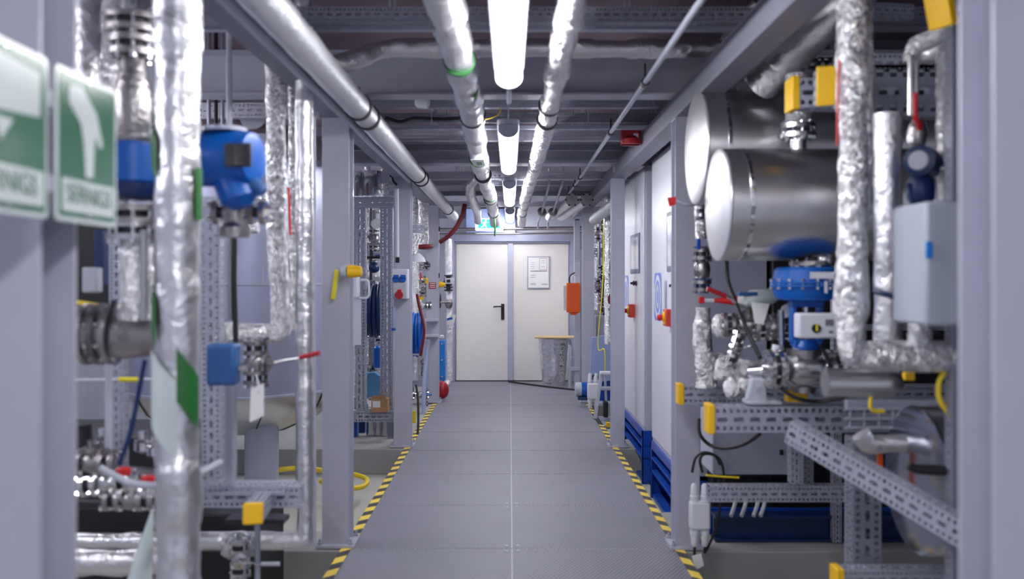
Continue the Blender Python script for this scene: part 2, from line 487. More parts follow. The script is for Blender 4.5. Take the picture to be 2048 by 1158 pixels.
# transverse I beams
for k, (d, nm) in enumerate(((1.95, 'nearest, just above the camera'), (5.20, 'over the second pair of columns'), (8.32, 'over the third pair of columns'), (11.32, 'over the farthest columns near the doors'))):
    g = G(); z0, z1 = 2.592, 2.85
    g.bx(-4.5, 3.6, d, d+.15, z0, z0+.014); g.bx(-4.5, 3.6, d, d+.15, z1-.014, z1); g.bx(-4.5, 3.6, d+.07, d+.08, z0+.014, z1-.014)
    tag(obj('cross_beam', g, 'beam', bev=.002), 'deep grey steel cross beam '+nm, 'beam', 'deep cross beams under the ceiling')
# ceiling joists above
for k, d in enumerate((3.1, 4.0, 6.3, 7.3, 9.4, 10.3, 12.4)):
    g = G(); g.bx(-4.5, 3.6, d, d+.1, 2.98, 3.12); o = struct('trim_%d' % (10+k), g, 'beam')
# transverse perforated struts
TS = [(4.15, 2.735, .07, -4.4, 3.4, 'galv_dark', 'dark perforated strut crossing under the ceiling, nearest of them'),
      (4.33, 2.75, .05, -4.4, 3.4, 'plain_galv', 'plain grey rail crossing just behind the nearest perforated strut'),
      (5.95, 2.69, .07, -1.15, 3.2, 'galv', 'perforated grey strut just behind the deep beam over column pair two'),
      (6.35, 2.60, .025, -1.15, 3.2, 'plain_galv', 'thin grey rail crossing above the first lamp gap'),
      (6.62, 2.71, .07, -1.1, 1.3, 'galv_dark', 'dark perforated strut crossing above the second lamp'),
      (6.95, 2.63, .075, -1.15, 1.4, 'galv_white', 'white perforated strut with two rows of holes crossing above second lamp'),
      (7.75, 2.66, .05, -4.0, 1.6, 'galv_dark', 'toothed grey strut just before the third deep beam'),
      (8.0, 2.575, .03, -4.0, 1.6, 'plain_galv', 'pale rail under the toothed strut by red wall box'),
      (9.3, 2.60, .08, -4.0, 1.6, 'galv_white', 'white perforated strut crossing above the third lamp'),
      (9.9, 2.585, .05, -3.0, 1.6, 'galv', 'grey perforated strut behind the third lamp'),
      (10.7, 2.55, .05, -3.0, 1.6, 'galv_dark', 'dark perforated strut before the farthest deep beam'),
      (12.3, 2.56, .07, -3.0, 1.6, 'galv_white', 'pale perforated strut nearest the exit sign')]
for d, z, h, x0, x1, mt, lb in TS:
    g = G()
    if mt == 'plain_galv': g.bx(x0, x1, d, d+.05, z-h/2, z+h/2)
    else: g.strut((x0, d, z), (x1, d, z), .06, h)
    t = thing('ceiling_strut', lb, 'strut', (0, d, z), 'cross struts under the ceiling')
    obj('rail', g, mt, t)
    for hx in (-2.2, -.55, .55, 1.25):
        if hx < x0 or hx > x1: continue
        g = G(); g.cyl((hx, d+.012, z+h/2), (hx, d+.012, 3.12), .005, 8); obj('hanger_rod', g, 'plain_galv', t)

# ------------------------------------------------------------------ pipes
SEED = [0]
def pipe(label, pts, r, mat='foil', name='insulated_pipe', n=18, jit=.05, wrap=.05, bend=None, cat='pipe', group=None, bands=(), step=.03, jf=13, band_mat='dark', endcap=None):
    SEED[0] += 1
    g = G().tube(pts, r, n=n, jit=jit, wrap=wrap, seed=SEED[0], step=step, bend=bend, jf=jf)
    if not bands:
        return tag(obj(name, g, mat, ang=60), label, cat, group)
    pts = [V(p) for p in pts]
    t = thing(name, label, cat, pts[0], group)
    obj('pipe_lagging', g, mat, t, ang=60)
    for p, ax, wd in bands:
        p = V(p); ax = V(ax).normalized()
        gg = G().lathe([(r*1.0, 0), (r*1.12, .003), (r*1.12, wd-.003), (r*1.0, wd)], p-ax*wd/2, ax, n=24)
        gg.box(p+V((0, 0, r*1.25)), (.02, .03, .04))
        obj('pipe_clamp', gg, band_mat, t)
    return t

# aisle ceiling pipes
LY = lambda d: (-.795, d, 2.435)
bl = [((-.795, d, 2.435), (0, 1, 0), .03) for d in (4.75, 5.05, 7.8, 8.1, 11.6)]
pipe('thick smooth grey lagged pipe running along left under beams towards doors', [(-.795, 1.2, 2.435), (-.795, 12.9, 2.435)], .066, 'jacket', bands=bl, jit=.015, wrap=.03, name='jacketed_pipe', step=.06)
g = G().tube([(-.90, 1.2, 2.41), (-.90, 8.1, 2.41)], .016, step=.3); tag(obj('conduit', g, 'plain_galv'), 'thin steel conduit beside the thick left overhead pipe', 'conduit')
c1 = [(-.235, 1.2, 2.52), (-.235, 3.2, 2.53), (-.225, 4.2, 2.51), (-.215, 5.1, 2.50), (-.225, 5.5, 2.49), (-.24, 7.2, 2.47), (-.24, 9.0, 2.47), (-.22, 9.6, 2.45), (-.22, 12.3, 2.43), (-.21, 12.5, 2.30)]
t = pipe('lumpy foil wrapped pipe with green tape left of the lamp row', c1, .07, 'foil_big', jit=.09, wrap=.12, bend=.1, step=.025,
         bands=[((-.22, 5.32, 2.495), (0, 1, 0), .03), ((-.24, 8.1, 2.47), (0, 1, 0), .03), ((-.22, 10.2, 2.445), (0, 1, 0), .04), ((-.22, 12.1, 2.43), (0, 1, 0), .03)])
for a, b, r in (((-.226, 4.03, 2.511), (-.225, 4.07, 2.511), .073), ((-.24, 6.95, 2.47), (-.24, 7.0, 2.47), .076), ((-.22, 9.85, 2.45), (-.22, 9.9, 2.45), .076)):
    obj('green_tape', G().lathe([(r, 0), (r, .04)], a, V(b)-V(a), 24), 'green', t)
g = G(); g.prism([(-.03, -.045), (.03, -.04), (.02, .05), (-.01, .07), (-.035, .02)], (-.165, 4.55, 2.455), (.35, .1, .93), (0, 1, 0), .004); obj('green_tape_patch', g, 'green', t)
g = G(); g.prism([(-.05, -.16), (.045, -.17), (.05, .16), (-.04, .18)], (-.235, 6.7, 2.396), (1, 0, 0), (0, 1, 0), .003); obj('paper_label', g, 'paper', t)
g = G(); g.prism([(-.02, -.05), (.02, -.05), (.02, .0), (-.02, .0)], (-.228, 6.72, 2.394), (1, 0, 0), (0, 1, 0), .002); g.prism([(-.02, .03), (.02, .03), (.02, .1), (-.02, .1)], (-.228, 6.72, 2.394), (1, 0, 0), (0, 1, 0), .002); obj('green_mark', g, 'green', t)
g = G().tube([(-.21, 12.25, 2.36), (-.205, 12.2, 2.30), (-.2, 12.2, 2.22), (-.205, 12.22, 2.12)], .012, n=8); tag(obj('tape_tail', g, 'green'), 'green and white tape tail dangling from foil pipe before exit sign', 'tape')
pipe('crinkled foil wrapped pipe right of the lamp row', [(.222, 1.2, 2.53), (.222, 3.6, 2.525), (.225, 5.2, 2.51), (.225, 5.5, 2.50), (.215, 7.5, 2.49), (.185, 9.0, 2.46), (.17, 10.5, 2.44), (.165, 12.5, 2.43), (.165, 12.75, 2.31)], .058, 'foil', jit=.09, wrap=.12, bend=.1, step=.025,
     bands=[((.223, 5.1, 2.512), (0, 1, 0), .03), ((.224, 5.5, 2.5), (0, 1, 0), .03), ((.166, 12.2, 2.433), (0, 1, 0), .03)])
pipe('short grey lagged branch pipe left of the green taped pipe', [(-.30, 9.2, 2.60), (-.42, 9.5, 2.53), (-.44, 10.2, 2.47), (-.44, 12.2, 2.45), (-.44, 12.5, 2.34)], .055, 'foil_dull', jit=.04, wrap=.08)
g = G().tube([(.68, 1.5, 2.525), (.68, 10.6, 2.525)], .014, step=.4)
t = thing('conduit', 'thin bright pipe running overhead on right from camera to the flanges', 'conduit', (.68, 1.5, 2.525)); obj('tube', g, 'plain_galv', t)
for d in (4.55, 6.1, 8.8, 9.5, 10.5):
    g = G().lathe([(.022, 0), (.022, .05)], (.68, d, 2.525), (0, 1, 0), 12); g.cyl((.68, d+.02, 2.54), (.68, d+.02, 2.62), .006, 8); obj('pipe_clip', g, 'dark', t)
for x, e, lb in ((.42, 11.4, 'left of two thin steel drop pipes right of the lamps'), (.56, 11.4, 'right of two thin steel drop pipes right of the lamps')):
    t = thing('drop_pipe', lb, 'pipe', (x, 9.7, 2.6), 'thin drop pipes near doors')
    obj('tube', G().tube([(x, 9.7, 2.72), (x, 9.7, 2.56), (x-.02, 11.4, 2.38), (x-.03, 12.6, 2.34), (x-.03, 12.7, 2.25)], .014, step=.1), 'plain_galv', t)
    obj('valve_body', G().lathe([(.02, 0), (.05, .02), (.06, .06), (.05, .1), (.02, .12)], (x-.02, 11.35, 2.385), (0, 1, 0), 14), 'cast', t)
for x, lb in ((.70, 'left of two white lagged pipes with black bolted flange ends'), (.865, 'right of two white lagged pipes with black bolted flange ends')):
    t = thing('flanged_pipe', lb, 'pipe', (x, 10.2, 2.40), 'white flanged pipes on right overhead')
    a, b = V((x, 10.3, 2.435)), V((x-.14, 12.9, 2.42))
    ax = (b-a).normalized()
    obj('pipe_lagging', G().tube([a, b], .062, n=20, jit=.02, wrap=.06), 'jacket', t)
    obj('end_flange', G().lathe([(.02, -.05), (.02, -.035), (.075, -.035), (.075, 0), (.06, 0)], a, ax, 24), 'cast', t)
    x_, y_, _ = frame_of(ax)
    for k in range(6):
        c = a+x_*.068*math.cos(k*PI/3)+y_*.068*math.sin(k*PI/3)
        obj('flange_bolt', G().cyl(c-ax*.055, c, .010, 8), 'black', t)
# other overhead transverse pipes
pipe('dusty foil duct crossing overhead on left with a lowered end', [P(640, 140, 4.55), P(715, 118, 4.6), P(770, 95, 4.7), (.9, 4.75, 2.74), (1.25, 4.8, 2.75)], .05, 'foil_dull', jit=.08, wrap=.08)
pipe('second foil duct crossing high on right above first foil duct', [(.2, 4.45, 2.80), (.95, 4.45, 2.81), (1.5, 4.5, 2.84)], .045, 'foil_dull')
pipe('foil pipe crossing under ceiling before the farthest beam', [(-.2, 10.05, 2.64), (.3, 10.0, 2.67), (1.1, 10.1, 2.66)], .05, 'foil_dull')
pipe('bright steel pipe crossing above the door frame, upper of two', [(-1.6, 13.3, 2.26), (1.8, 13.3, 2.30)], .028, 'steel', name='steel_pipe', jit=0, wrap=0, step=.3)
pipe('thin steel pipe crossing above the door frame, lower of two', [(-1.6, 13.3, 2.20), (1.8, 13.3, 2.215)], .016, 'steel', name='steel_pipe', jit=0, wrap=0, step=.3)
pipe('thick grey lagged pipe rising overhead on right above the stacked tanks', [P(1525, 165, 4.4), P(1640, 55, 4.0), P(1760, -60, 3.7)], .085, 'foil_dull', n=22)
pipe('second grey lagged pipe slanting overhead behind the first on right', [P(1500, 100, 4.9), P(1640, -30, 4.5)], .06, 'foil_dull')
g = G(); g.bx(-2.6, -.3, 3.0, 3.35, 2.93, 2.97); g.bx(-.95, -.1, 3.5, 3.9, 2.93, 2.98); tag(obj('duct_panel', g, 'foil'), 'shiny foil faced duct panel high above at top left', 'duct panel')
g = G(); g.bx(-.77, -.70, 3.42, 3.5, 2.66, 3.0); tag(obj('wooden_block', g, 'maroon'), 'reddish hanging block above the thick left pipe', 'block')

# ------------------------------------------------------------------ luminaires
def lamp(x, y, z, L, glow, label, group='batten lamps along the aisle', W_=.135):
    t = thing('ceiling_light', label, 'lamp', (x, y, z), group)
    def rr(w, y0, y1, z0, z1, inset):
        g = G(); n = 10; poly = []
        for k in range(n+1):
            a = -PI/2+PI*k/n; poly.append((w/2*math.sin(a), y0+w/2-w/2*math.cos(a)))
        for k in range(n+1):
            a = -PI/2+PI*k/n; poly.append((w/2*math.sin(-a), y1-w/2+w/2*math.cos(a)))
        g.prism([(p[0], p[1]) for p in poly], (x, y, z0), (1, 0, 0), (0, 1, 0), z1-z0)
        return g
    def U(w, dep, y0, y1, top):
        p = [(-w/2, z+top), (-w/2, z+dep*.62)]+[(-w/2*math.cos(k*PI/10), z+dep*.62-dep*.62*math.sin(k*PI/10)) for k in range(1, 10)]+[(w/2, z+dep*.62), (w/2, z+top)]
        return G().prism(p, (x, y+y0, 0), (1, 0, 0), (0, 0, 1), -(y1-y0))
    obj('diffuser', U(W_*.84, .075, .03, L-.03, .075), glow, t, ang=50)
    obj('end_cap', U(W_*.9, .075, 0, .029, .075), 'lampbody', t, ang=50); obj('end_cap', U(W_*.9, .075, L-.029, L, .075), 'lampbody', t, ang=50)
    obj('housing', rr(W_, 0, L, z+.076, z+.115, 0), 'lampbody', t, bev=.006)
    g = G()
    for yy in (.25, L-.25):
        g.cyl((x, y+yy, z+.11), (x, y+yy, 3.12), .004, 8); g.bx(x-.05, x+.05, y+yy-.02, y+yy+.02, z+.11, z+.125)
    obj('suspension', g, 'plain_galv', t)
    obj('feed_conduit', G().tube([(x, y+L, z+.07), (x, y+L+.12, z+.07), (x, y+L+.3, z+.16), (x, y+L+1.1, z+.16)], .014), 'plain_galv', t)
ZL = 2.38
lamp(0, -.95, ZL, 2.1, 'lampglow', 'batten lamp overhead behind the camera')
lamp(-.005, 2.15, ZL, 1.9, 'lampglow', 'nearest and largest white batten lamp overhead in aisle')
lamp(-.01, 5.4, ZL, 1.95, 'lampglow', 'second white batten lamp along the aisle')
lamp(-.005, 8.45, ZL, 2.1, 'lampglow', 'third white batten lamp along the aisle')
lamp(.0, 11.8, ZL, 1.8, 'lampglow', 'farthest white batten lamp beside the exit sign')
SL = [(-2.9, 1.2), (-2.9, 4.3), (-2.9, 8.9), (-2.6, 11.4), (2.6, 10.9)]  # last one is unseen, added to brighten the gap by the right column
for (x, y), nm in zip(SL, ('left side bay behind the green signs', 'left side bay above the large vessel', 'left side bay above tubular skid', 'left side bay near the back wall', 'right side bay near the back wall, unseen, added to light the gap')):
    lamp(x, y, 2.44, 1.8, 'sideglow', 'batten lamp over '+nm, 'batten lamps over the side bays')

# ------------------------------------------------------------------ component builders
def one(name, g, mat, label, cat, group=None, **k):
    return tag(obj(name, g, mat, **k), label, cat, group)
def strut(label, a, b, w_, h_, mat='galv', caps=(0, 0), up=None, group=None, name='strut'):
    a, b = V(a), V(b); t = thing(name, label, 'strut', a, group)
    obj('profile', G().strut(a, b, w_, h_, up), mat, t, smooth=False)
    x, y, z = frame_of(b-a, up)
    for c, p, s in ((caps[0], a, -1), (caps[1], b, 1)):
        if not c: continue
        R = Matrix((x, y, z)).transposed()
        obj('end_cap', G().box(p+z*s*.012, (w_*1.12, h_*1.12, .03), R), 'yellow', t, bev=.004)
    return t
def flange(t, c, ax, r, mat='steel', th=.018, bolts=8, pair=True, gap=.022):
    c = V(c); ax = V(ax).normalized(); x, y, _ = frame_of(ax)
    offs = (-gap/2-th, gap/2) if pair else (-th/2,)
    for o_ in offs:
        obj('flange', G().lathe([(r*.55, 0), (r, 0), (r, th), (r*.55, th)], c+ax*o_, ax, 28), mat, t)
    if pair: obj('gasket', G().lathe([(r*.7, -gap/2), (r*.7, gap/2)], c, ax, 20), 'dark', t)
    L = (gap/2+th+.012) if pair else th
    for k in range(bolts):
        a = 2*PI*(k+.5)/bolts
        p = c+(x*math.cos(a)+y*math.sin(a))*r*.82
        g = G().lathe([(.011, -L), (.011, -L+.012), (.006, -L+.012), (.006, L-.012), (.011, L-.012), (.011, L)], p, ax, 6)
        obj('flange_bolt', g, 'bright', t)
def valve(label, c, ax, r, name='ball_valve', mat='cast', handle=None, hdir=(0, 0, 1), L=.2, cat='valve', group=None, bolts=6, ldir=None):
    c = V(c); ax = V(ax).normalized(); h = V(hdir).normalized()
    t = thing(name, label, cat, c, group)
    obj('valve_body', G().lathe([(r*.5, -L/2), (r*.55, -L*.3), (r*.8, -L*.2), (r*.9, 0), (r*.8, L*.2), (r*.55, L*.3), (r*.5, L/2)], c, ax, 24), mat, t)
    flange(t, c-ax*L/2, ax, r, mat, bolts=bolts); flange(t, c+ax*L/2, ax, r, mat, bolts=bolts)
    obj('bonnet', G().lathe([(r*.5, 0), (r*.5, r*.9), (r*.7, r*.9), (r*.7, r*1.1), (r*.3, r*1.15), (r*.2, r*1.7), (0, r*1.72)], c, h, 18), mat, t)
    if handle:
        ld = V(ldir) if ldir else ax
        ld = ld.normalized(); p = c+h*r*1.6
        lv = obj('lever', G().tube([p, p+ld*r*1.2, p+ld*r*1.6+h*.02, p+ld*r*3.6+h*.02], r*.12, n=8), 'steel', t)
        g = G().tube([p+ld*r*2.0+h*.02, p+ld*r*3.7+h*.02], r*.2, n=10); k = obj('grip', g, handle, lv)
    return t
def cable(label, pts, r=.006, mat='black', name='cable', cat='cable', bend=None, group=None):
    pts = [V(p) for p in pts]; out = []
    n = len(pts)
    for i in range(n-1):                      # catmull-rom
        p0, p1, p2, p3 = pts[max(0, i-1)], pts[i], pts[i+1], pts[min(n-1, i+2)]
        for k in range(8):
            s = k/8
            out.append(.5*((2*p1)+(p2-p0)*s+(2*p0-5*p1+4*p2-p3)*s*s+(3*p1-p0-3*p2+p3)*s**3))
    out.append(pts[-1])
    return one(name, G().tube(out, r, n=8, bend=.0001, step=1), mat, label, cat, group)
def text_geo(body, size, o, ux, uy, th=.001):
    cu = bpy.data.curves.new('lettering', 'FONT'); cu.body = body; cu.size = size; cu.extrude = 0; cu.align_x = 'CENTER'; cu.align_y = 'CENTER'
    to = bpy.data.objects.new('lettering', cu); COL.objects.link(to)
    dg = bpy.context.evaluated_depsgraph_get(); me = bpy.data.meshes.new_from_object(to.evaluated_get(dg))
    g = G(); o = V(o); ux = V(ux).normalized(); uy = V(uy).normalized(); nz = ux.cross(uy)
    g.v = [o+ux*v.co.x+uy*v.co.y+nz*th for v in me.vertices]; g.f = [tuple(p.vertices) for p in me.polygons]
    bpy.data.objects.remove(to); bpy.data.curves.remove(cu); bpy.data.meshes.remove(me)
    return g
def rrect(w_, h_, r, n=6):
    p = []
    for cx, cy, a0 in ((w_/2-r, h_/2-r, 0), (-w_/2+r, h_/2-r, PI/2), (-w_/2+r, -h_/2+r, PI), (w_/2-r, -h_/2+r, 1.5*PI)):
        for k in range(n+1):
            a = a0+PI/2*k/n; p.append((cx+r*math.cos(a), cy+r*math.sin(a)))
    return p
def ring_geo(ri, ro, sx, sy, o, ux, uy, th, n=40):
    g = G(); o = V(o); ux = V(ux).normalized(); uy = V(uy).normalized(); nz = ux.cross(uy)*th
    for k in range(n):
        a = 2*PI*k/n; c, s = math.cos(a), math.sin(a)
        for rr in (ri, ro): g.v.append(o+ux*c*rr*sx+uy*s*rr*sy+nz)
    for k in range(n):
        a, b = 2*k, 2*((k+1) % n); g.f.append((a, a+1, b+1, b))
    return g
XN = V((-1, 0, 0)); ZU = V((0, 0, 1)); YB = V((0, -1, 0))

# ------------------------------------------------------------------ control cabinets (right)
CX = 1.15
def cabinet(y0, y1, label, scr, logo, knobs, estop, handle):
    ym = (y0+y1)/2
    t = thing('control_cabinet', label, 'cabinet', (CX+.25, ym, FL), 'white control cabinets')
    g = G(); g.bx(CX+.02, CX+.55, y0, y1, .23, 2.52); obj('body', g, 'cabside', t, bev=.006)
    g = G(); g.bx(CX, CX+.021, y0+.015, y1-.015, .26, 2.50); d = obj('door', g, 'cab', t, bev=.008)
    g = G(); g.bx(CX+.01, CX+.02, y0, y1, .23, .26); obj('sill', g, 'cabside', t)
    # blue base frame
    g = G()
    g.bx(CX, CX+.5, y0, y1, FL, FL+.03); g.bx(CX-.01, CX+.5, y0, y1, -.02, .0); g.bx(CX, CX+.5, y0, y1, .2, .23)
    g.bx(CX+.38, CX+.4, y0, y1, FL+.03, .2); g.bx(CX-.01, CX+.5, y0, y0+.02, FL, .23); g.bx(CX-.01, CX+.5, y1-.02, y1, FL, .23)
    g.bx(CX-.01, CX, y0, y0+.05, FL, .23); g.bx(CX-.01, CX+.0, y1-.05, y1, FL, .23)
    g.bx(CX-.01, CX, y0, y1, .17, .23); g.bx(CX-.01, CX+.1, y0, y1, .09, .105)
    obj('base_frame', g, 'royal', t, bev=.002)
    g = G(); g.lathe([(.02, 0), (.02, .015), (.01, .015), (.01, .03)], (CX+.04, y0+.12, FL+.03), n=8); obj('base_bolt', g, 'bright', t)
    # touch screen
    (a, b), (z0, z1) = scr
    g = G(); g.bx(CX-.008, CX, a, b, z0-.04, z1+.02); s = obj('touch_screen', g, paint('screen_bezel', rgb(112, 114, 140), .45), t, bev=.002)
    g = G(); g.bx(CX-.010, CX-.007, a+.05, b-.05, z0, z1-.015); lab(obj('display', g, 'glass', s), 'pale display glass')
    # emblem
    yc, zc, hh = logo
    g = G(); g.prism(rrect(.33, hh, .05), (CX-.001, yc, zc), (0, -1, 0), ZU, .002); e = obj('emblem', g, 'logo', t)
    ob = (CX-.0035, yc, zc)
    obj('emblem_ring', ring_geo(.115, .15, 1, hh/.33, ob, (0, -1, 0), ZU, 0), 'white', e)
    obj('emblem_ring', ring_geo(.045, .085, .8, hh/.33, ob, (0, -1, 0), ZU, 0), 'signwhite', e)
    for yy, zz in knobs:
        g = G(); g.lathe([(.022, 0), (.022, .012), (.012, .012), (.010, .035), (0, .037)], (CX, yy, zz), XN, 16); obj('selector_knob', g, 'dark', t)
    yy, zz = estop
    g = G(); g.bx(CX-.05, CX, yy-.075, yy+.075, zz-.06, zz+.06); s = obj('main_switch', g, paint('switch_red', rgb(196, 60, 44), .4), t, bev=.004)
    g = G(); g.bx(CX-.055, CX-.05, yy-.03, yy+.04, zz-.045, zz+.045); g.lathe([(.03, 0), (.03, .01)], (CX-.055, yy, zz), XN, 18); obj('yellow_plate', g, 'yellow', s)
    g = G(); g.lathe([(.02, 0), (.022, .02), (.016, .035), (0, .036)], (CX-.065, yy+.01, zz), XN, 14); obj('knob', g, 'red', s)
    if handle:
        g = G(); g.bx(CX-.012, CX, handle[0]-.02, handle[0]+.02, handle[1], handle[2]); obj('handle', g, 'plain_galv', t, bev=.004)
    return t
cabinet(7.82, 9.19, 'farther white control cabinet on blue steel base, two dark knobs under its screen', ((8.02, 8.62), (1.63, 1.93)), (8.98, 1.39, .37), ((8.25, 1.5), (8.4, 1.5)), (8.42, 1.245), None)
cabinet(6.0, 7.375, 'nearer white control cabinet on blue steel base, partly behind the right column', ((6.10, 6.62), (1.63, 2.0)), (7.05, 1.40, .37), ((6.36, 1.49),), (6.46, 1.262), (6.68, 1.32, 1.53))
# red alarm box
t = thing('alarm_box', 'small red alarm box hanging by the right overhead beam', 'alarm', (.87, 6.5, 2.49))
g = G(); g.bx(.795, .935, 6.47, 6.55, 2.50, 2.61); obj('housing', g, 'redbox', t, bev=.008)
g = G(); g.lathe([(.05, -.06), (.07, -.04), (.07, 0)], (.865, 6.51, 2.50), (0, 0, -1), 20); obj('sounder', g, 'redbox', t)
g = G(); g.bx(.88, .915, 6.466, 6.47, 2.53, 2.575); obj('label_plate', g, 'white', t)

# ------------------------------------------------------------------ door area
t = thing('exit_sign', 'lit green and white exit sign with running figure above the doors', 'sign', (-.36, 13.2, 2.22))
sx0, sx1, sz0, sz1, sy = -.50, -.10, 2.245, 2.42, 13.1
g = G(); g.bx(sx0, sx1, sy, sy+.07, sz0, sz1); obj('housing', g, 'exitglow', t, bev=.01)
g = G(); g.bx(sx0+.04, sx1-.04, sy-.003, sy, sz0+.03, sz1-.015); p = obj('green_panel', g, 'exitgreen', t)
sc, sm = (sx0+.13, 2.34), .9
g = G(); ux, uy = (1, 0, 0), (0, 0, 1)
o = (sc[0], sy-.0035, sc[1])
g.prism([(-.012, -.01), (.018, -.012), (.024, .03), (.0, .036)], o, ux, uy, -.001)
g.prism([(.0, -.01), (.02, -.012), (.035, -.035), (.03, -.065), (.018, -.065), (.02, -.04)], o, ux, uy, -.001)
g.prism([(-.012, -.01), (.004, -.012), (-.01, -.04), (-.045, -.05), (-.045, -.038), (-.02, -.03)], o, ux, uy, -.001)
g.prism([(.02, .025), (.045, .012), (.05, .02), (.022, .036)], o, ux, uy, -.001)
g.prism([(.0, .03), (-.03, .015), (-.028, .007), (.002, .02)], o, ux, uy, -.001)
g.prism([(.022+.012*math.cos(k*.7), .05+.012*math.sin(k*.7)) for k in range(9)], o, ux, uy, -.001)
obj('running_figure', g, 'exitglow', p)
g = G(); o = (sx1-.11, sy-.0035, 2.34)
g.prism([(-.045, -.012), (.01, -.012), (.01, -.035), (.05, 0), (.01, .035), (.01, .012), (-.045, .012)], o, ux, uy, -.001); obj('arrow', g, 'exitglow', p)
g = G(); g.bx(-.66, .08, 13.62, 13.7, 2.24, 2.60); one('wall_panel', g, 'bluepanel', 'pale blue panel on the wall behind the exit sign', 'panel', bev=.004)
t = thing('notice_frame', 'framed safety notice sheet on the right door leaf', 'notice', (.43, 13.71, 1.43))
x0, x1, z0, z1 = .258, .600, 1.398, 1.888; y = 13.712
g = G(); g.bx(x0, x1, y-.012, y, z0, z1); obj('backing', g, 'plain_galv', t, bev=.003)
g = G(); g.bx(x0+.018, x1-.018, y-.0135, y-.012, z0+.018, z1-.018); pp = obj('sheet', g, 'paper', t)
LN = [(x0+.05, x1-.04, .26, .272)]+[(x0+.05, x0+.11, q, q+.004) for q in (.30, .33, .36, .39)]+[(x0+.05, x0+.13, q, q+.006) for q in (.06, .075, .17, .2)]+[(x0+.22, x0+.31, q, q+.005) for q in (.06, .07)]+[(x0+.21, x0+.27, q, q+.004) for q in (.33, .39, .42)]
for a, b, c_, d_ in LN: obj('printed_line', G().bx(a, b, y-.0145, y-.0135, z0+c_, z0+d_), 'ink', pp)
g = G(); a, b, c_, d_ = x0+.185, x0+.30, z0+.285, z0+.455
g.bx(a, b, y-.0145, y-.0135, c_, c_+.004); g.bx(a, b, y-.0145, y-.0135, d_, d_+.004); g.bx(a, a+.004, y-.0145, y-.0135, c_, d_); g.bx(b-.004, b, y-.0145, y-.0135, c_, d_)
obj('red_outline', g, 'redbox', pp)
# drum and board
t = thing('foil_drum', 'tall foil wrapped drum standing in front of the right door leaf', 'drum', (.66, 13.25, 0))
pr = [(.0, 0)]+[(.165+.055*k/12+.003*math.sin(k*2.1), .66*k/12) for k in range(13)]+[(.225, .665), (.225, .68), (.20, .685), (0, .685)]
obj('drum_wall', G().lathe(pr, (.635, 13.25, .001), n=40), foil('drum_foil', rough=.15, scale=12, strength=.7), t)
g = G(); g.tube([(.87, 13.2, .66), (.9, 13.17, .5), (.86, 13.12, .3)], .012, n=8); obj('foil_flap', g, 'foil', t)
g = G(); g.bx(.36, .99, 13.02, 13.42, .69, .71); one('plywood_board', g, 'wood', 'thin plywood board lying across the foil drum', 'board', bev=.003)
cable('black cable lying on the walkway before the doors', [(-.02, 13.55, .012), (.2, 13.3, .012), (.5, 12.95, .012), (.85, 12.6, .012), (1.0, 12.45, .01)], .012)
# orange box
t = thing('orange_box', 'orange box hung on the post right of the doors', 'box', (.80, 12.0, 1.05))
g = G(); g.bx(.752, .925, 12.0, 12.13, 1.10, 1.49); obj('housing', g, 'orange', t, bev=.008)
g = G(); g.prism([(-.06, 0), (.06, 0), (.03, -.035), (-.03, -.035)], (.845, 12.02, 1.10), (1, 0, 0), ZU, -.06); obj('bottom_flap', g, 'orange', t)
obj('carry_strap', G().tube([(.83, 12.05, 1.49), (.815, 12.05, 1.56), (.84, 12.06, 1.60), (.87, 12.05, 1.56), (.865, 12.05, 1.49)], .006, n=8), 'white', t)
g = G(); g.bx(.71, .745, 12.05, 12.1, 1.13, 1.46); one('wall_bracket', g, 'signwhite', 'white slim bracket just left of the orange box', 'bracket', bev=.003)
cable('dark cable looping down to the orange box', [P(1150, 545, 12.0), P(1140, 552, 12.0), P(1139, 566, 12.0)], .008)
# frame right of doors
t = thing('tube_rack', 'white square tube frame standing right of the doors', 'frame', (1.0, 12.6, 0))
for a, b in ((P(1154, 438, 12.7), P(1154, 764, 12.9)), (P(1187, 438, 12.7), P(1187, 764, 12.9))):
    g = G(); g.bx(a.x-.04, a.x+.04, 12.7, 12.78, 0, a.z); obj('post', g, 'paint', t, bev=.004)
g = G(); g.bx(P(1150, 0, 12.7).x, P(1187, 0, 12.7).x, 12.7, 12.78, 2.36, 2.42); obj('crossbar', g, 'paint', t, bev=.004)
g = G(); g.bx(P(1136, 0, 12.7).x, P(1187, 0, 12.7).x, 12.68, 12.76, .26, .31); obj('crossbar', g, 'paint', t, bev=.004)
g = G(); g.bx(P(1139, 0, 12.7).x-.02, P(1139, 0, 12.7).x+.02, 12.68, 12.72, 0, .62); obj('short_post', g, 'paint', t, bev=.004)
strut('small perforated bracket across the white tube frame right of doors', P(1150, 512, 12.3), P(1166, 512, 12.3), .1, .16, 'galv')
strut('slim perforated upright right of the orange box', P(1163, 520, 12.2), P(1163, 764, 12.2), .05, .07, 'galv', up=(0, 1, 0))

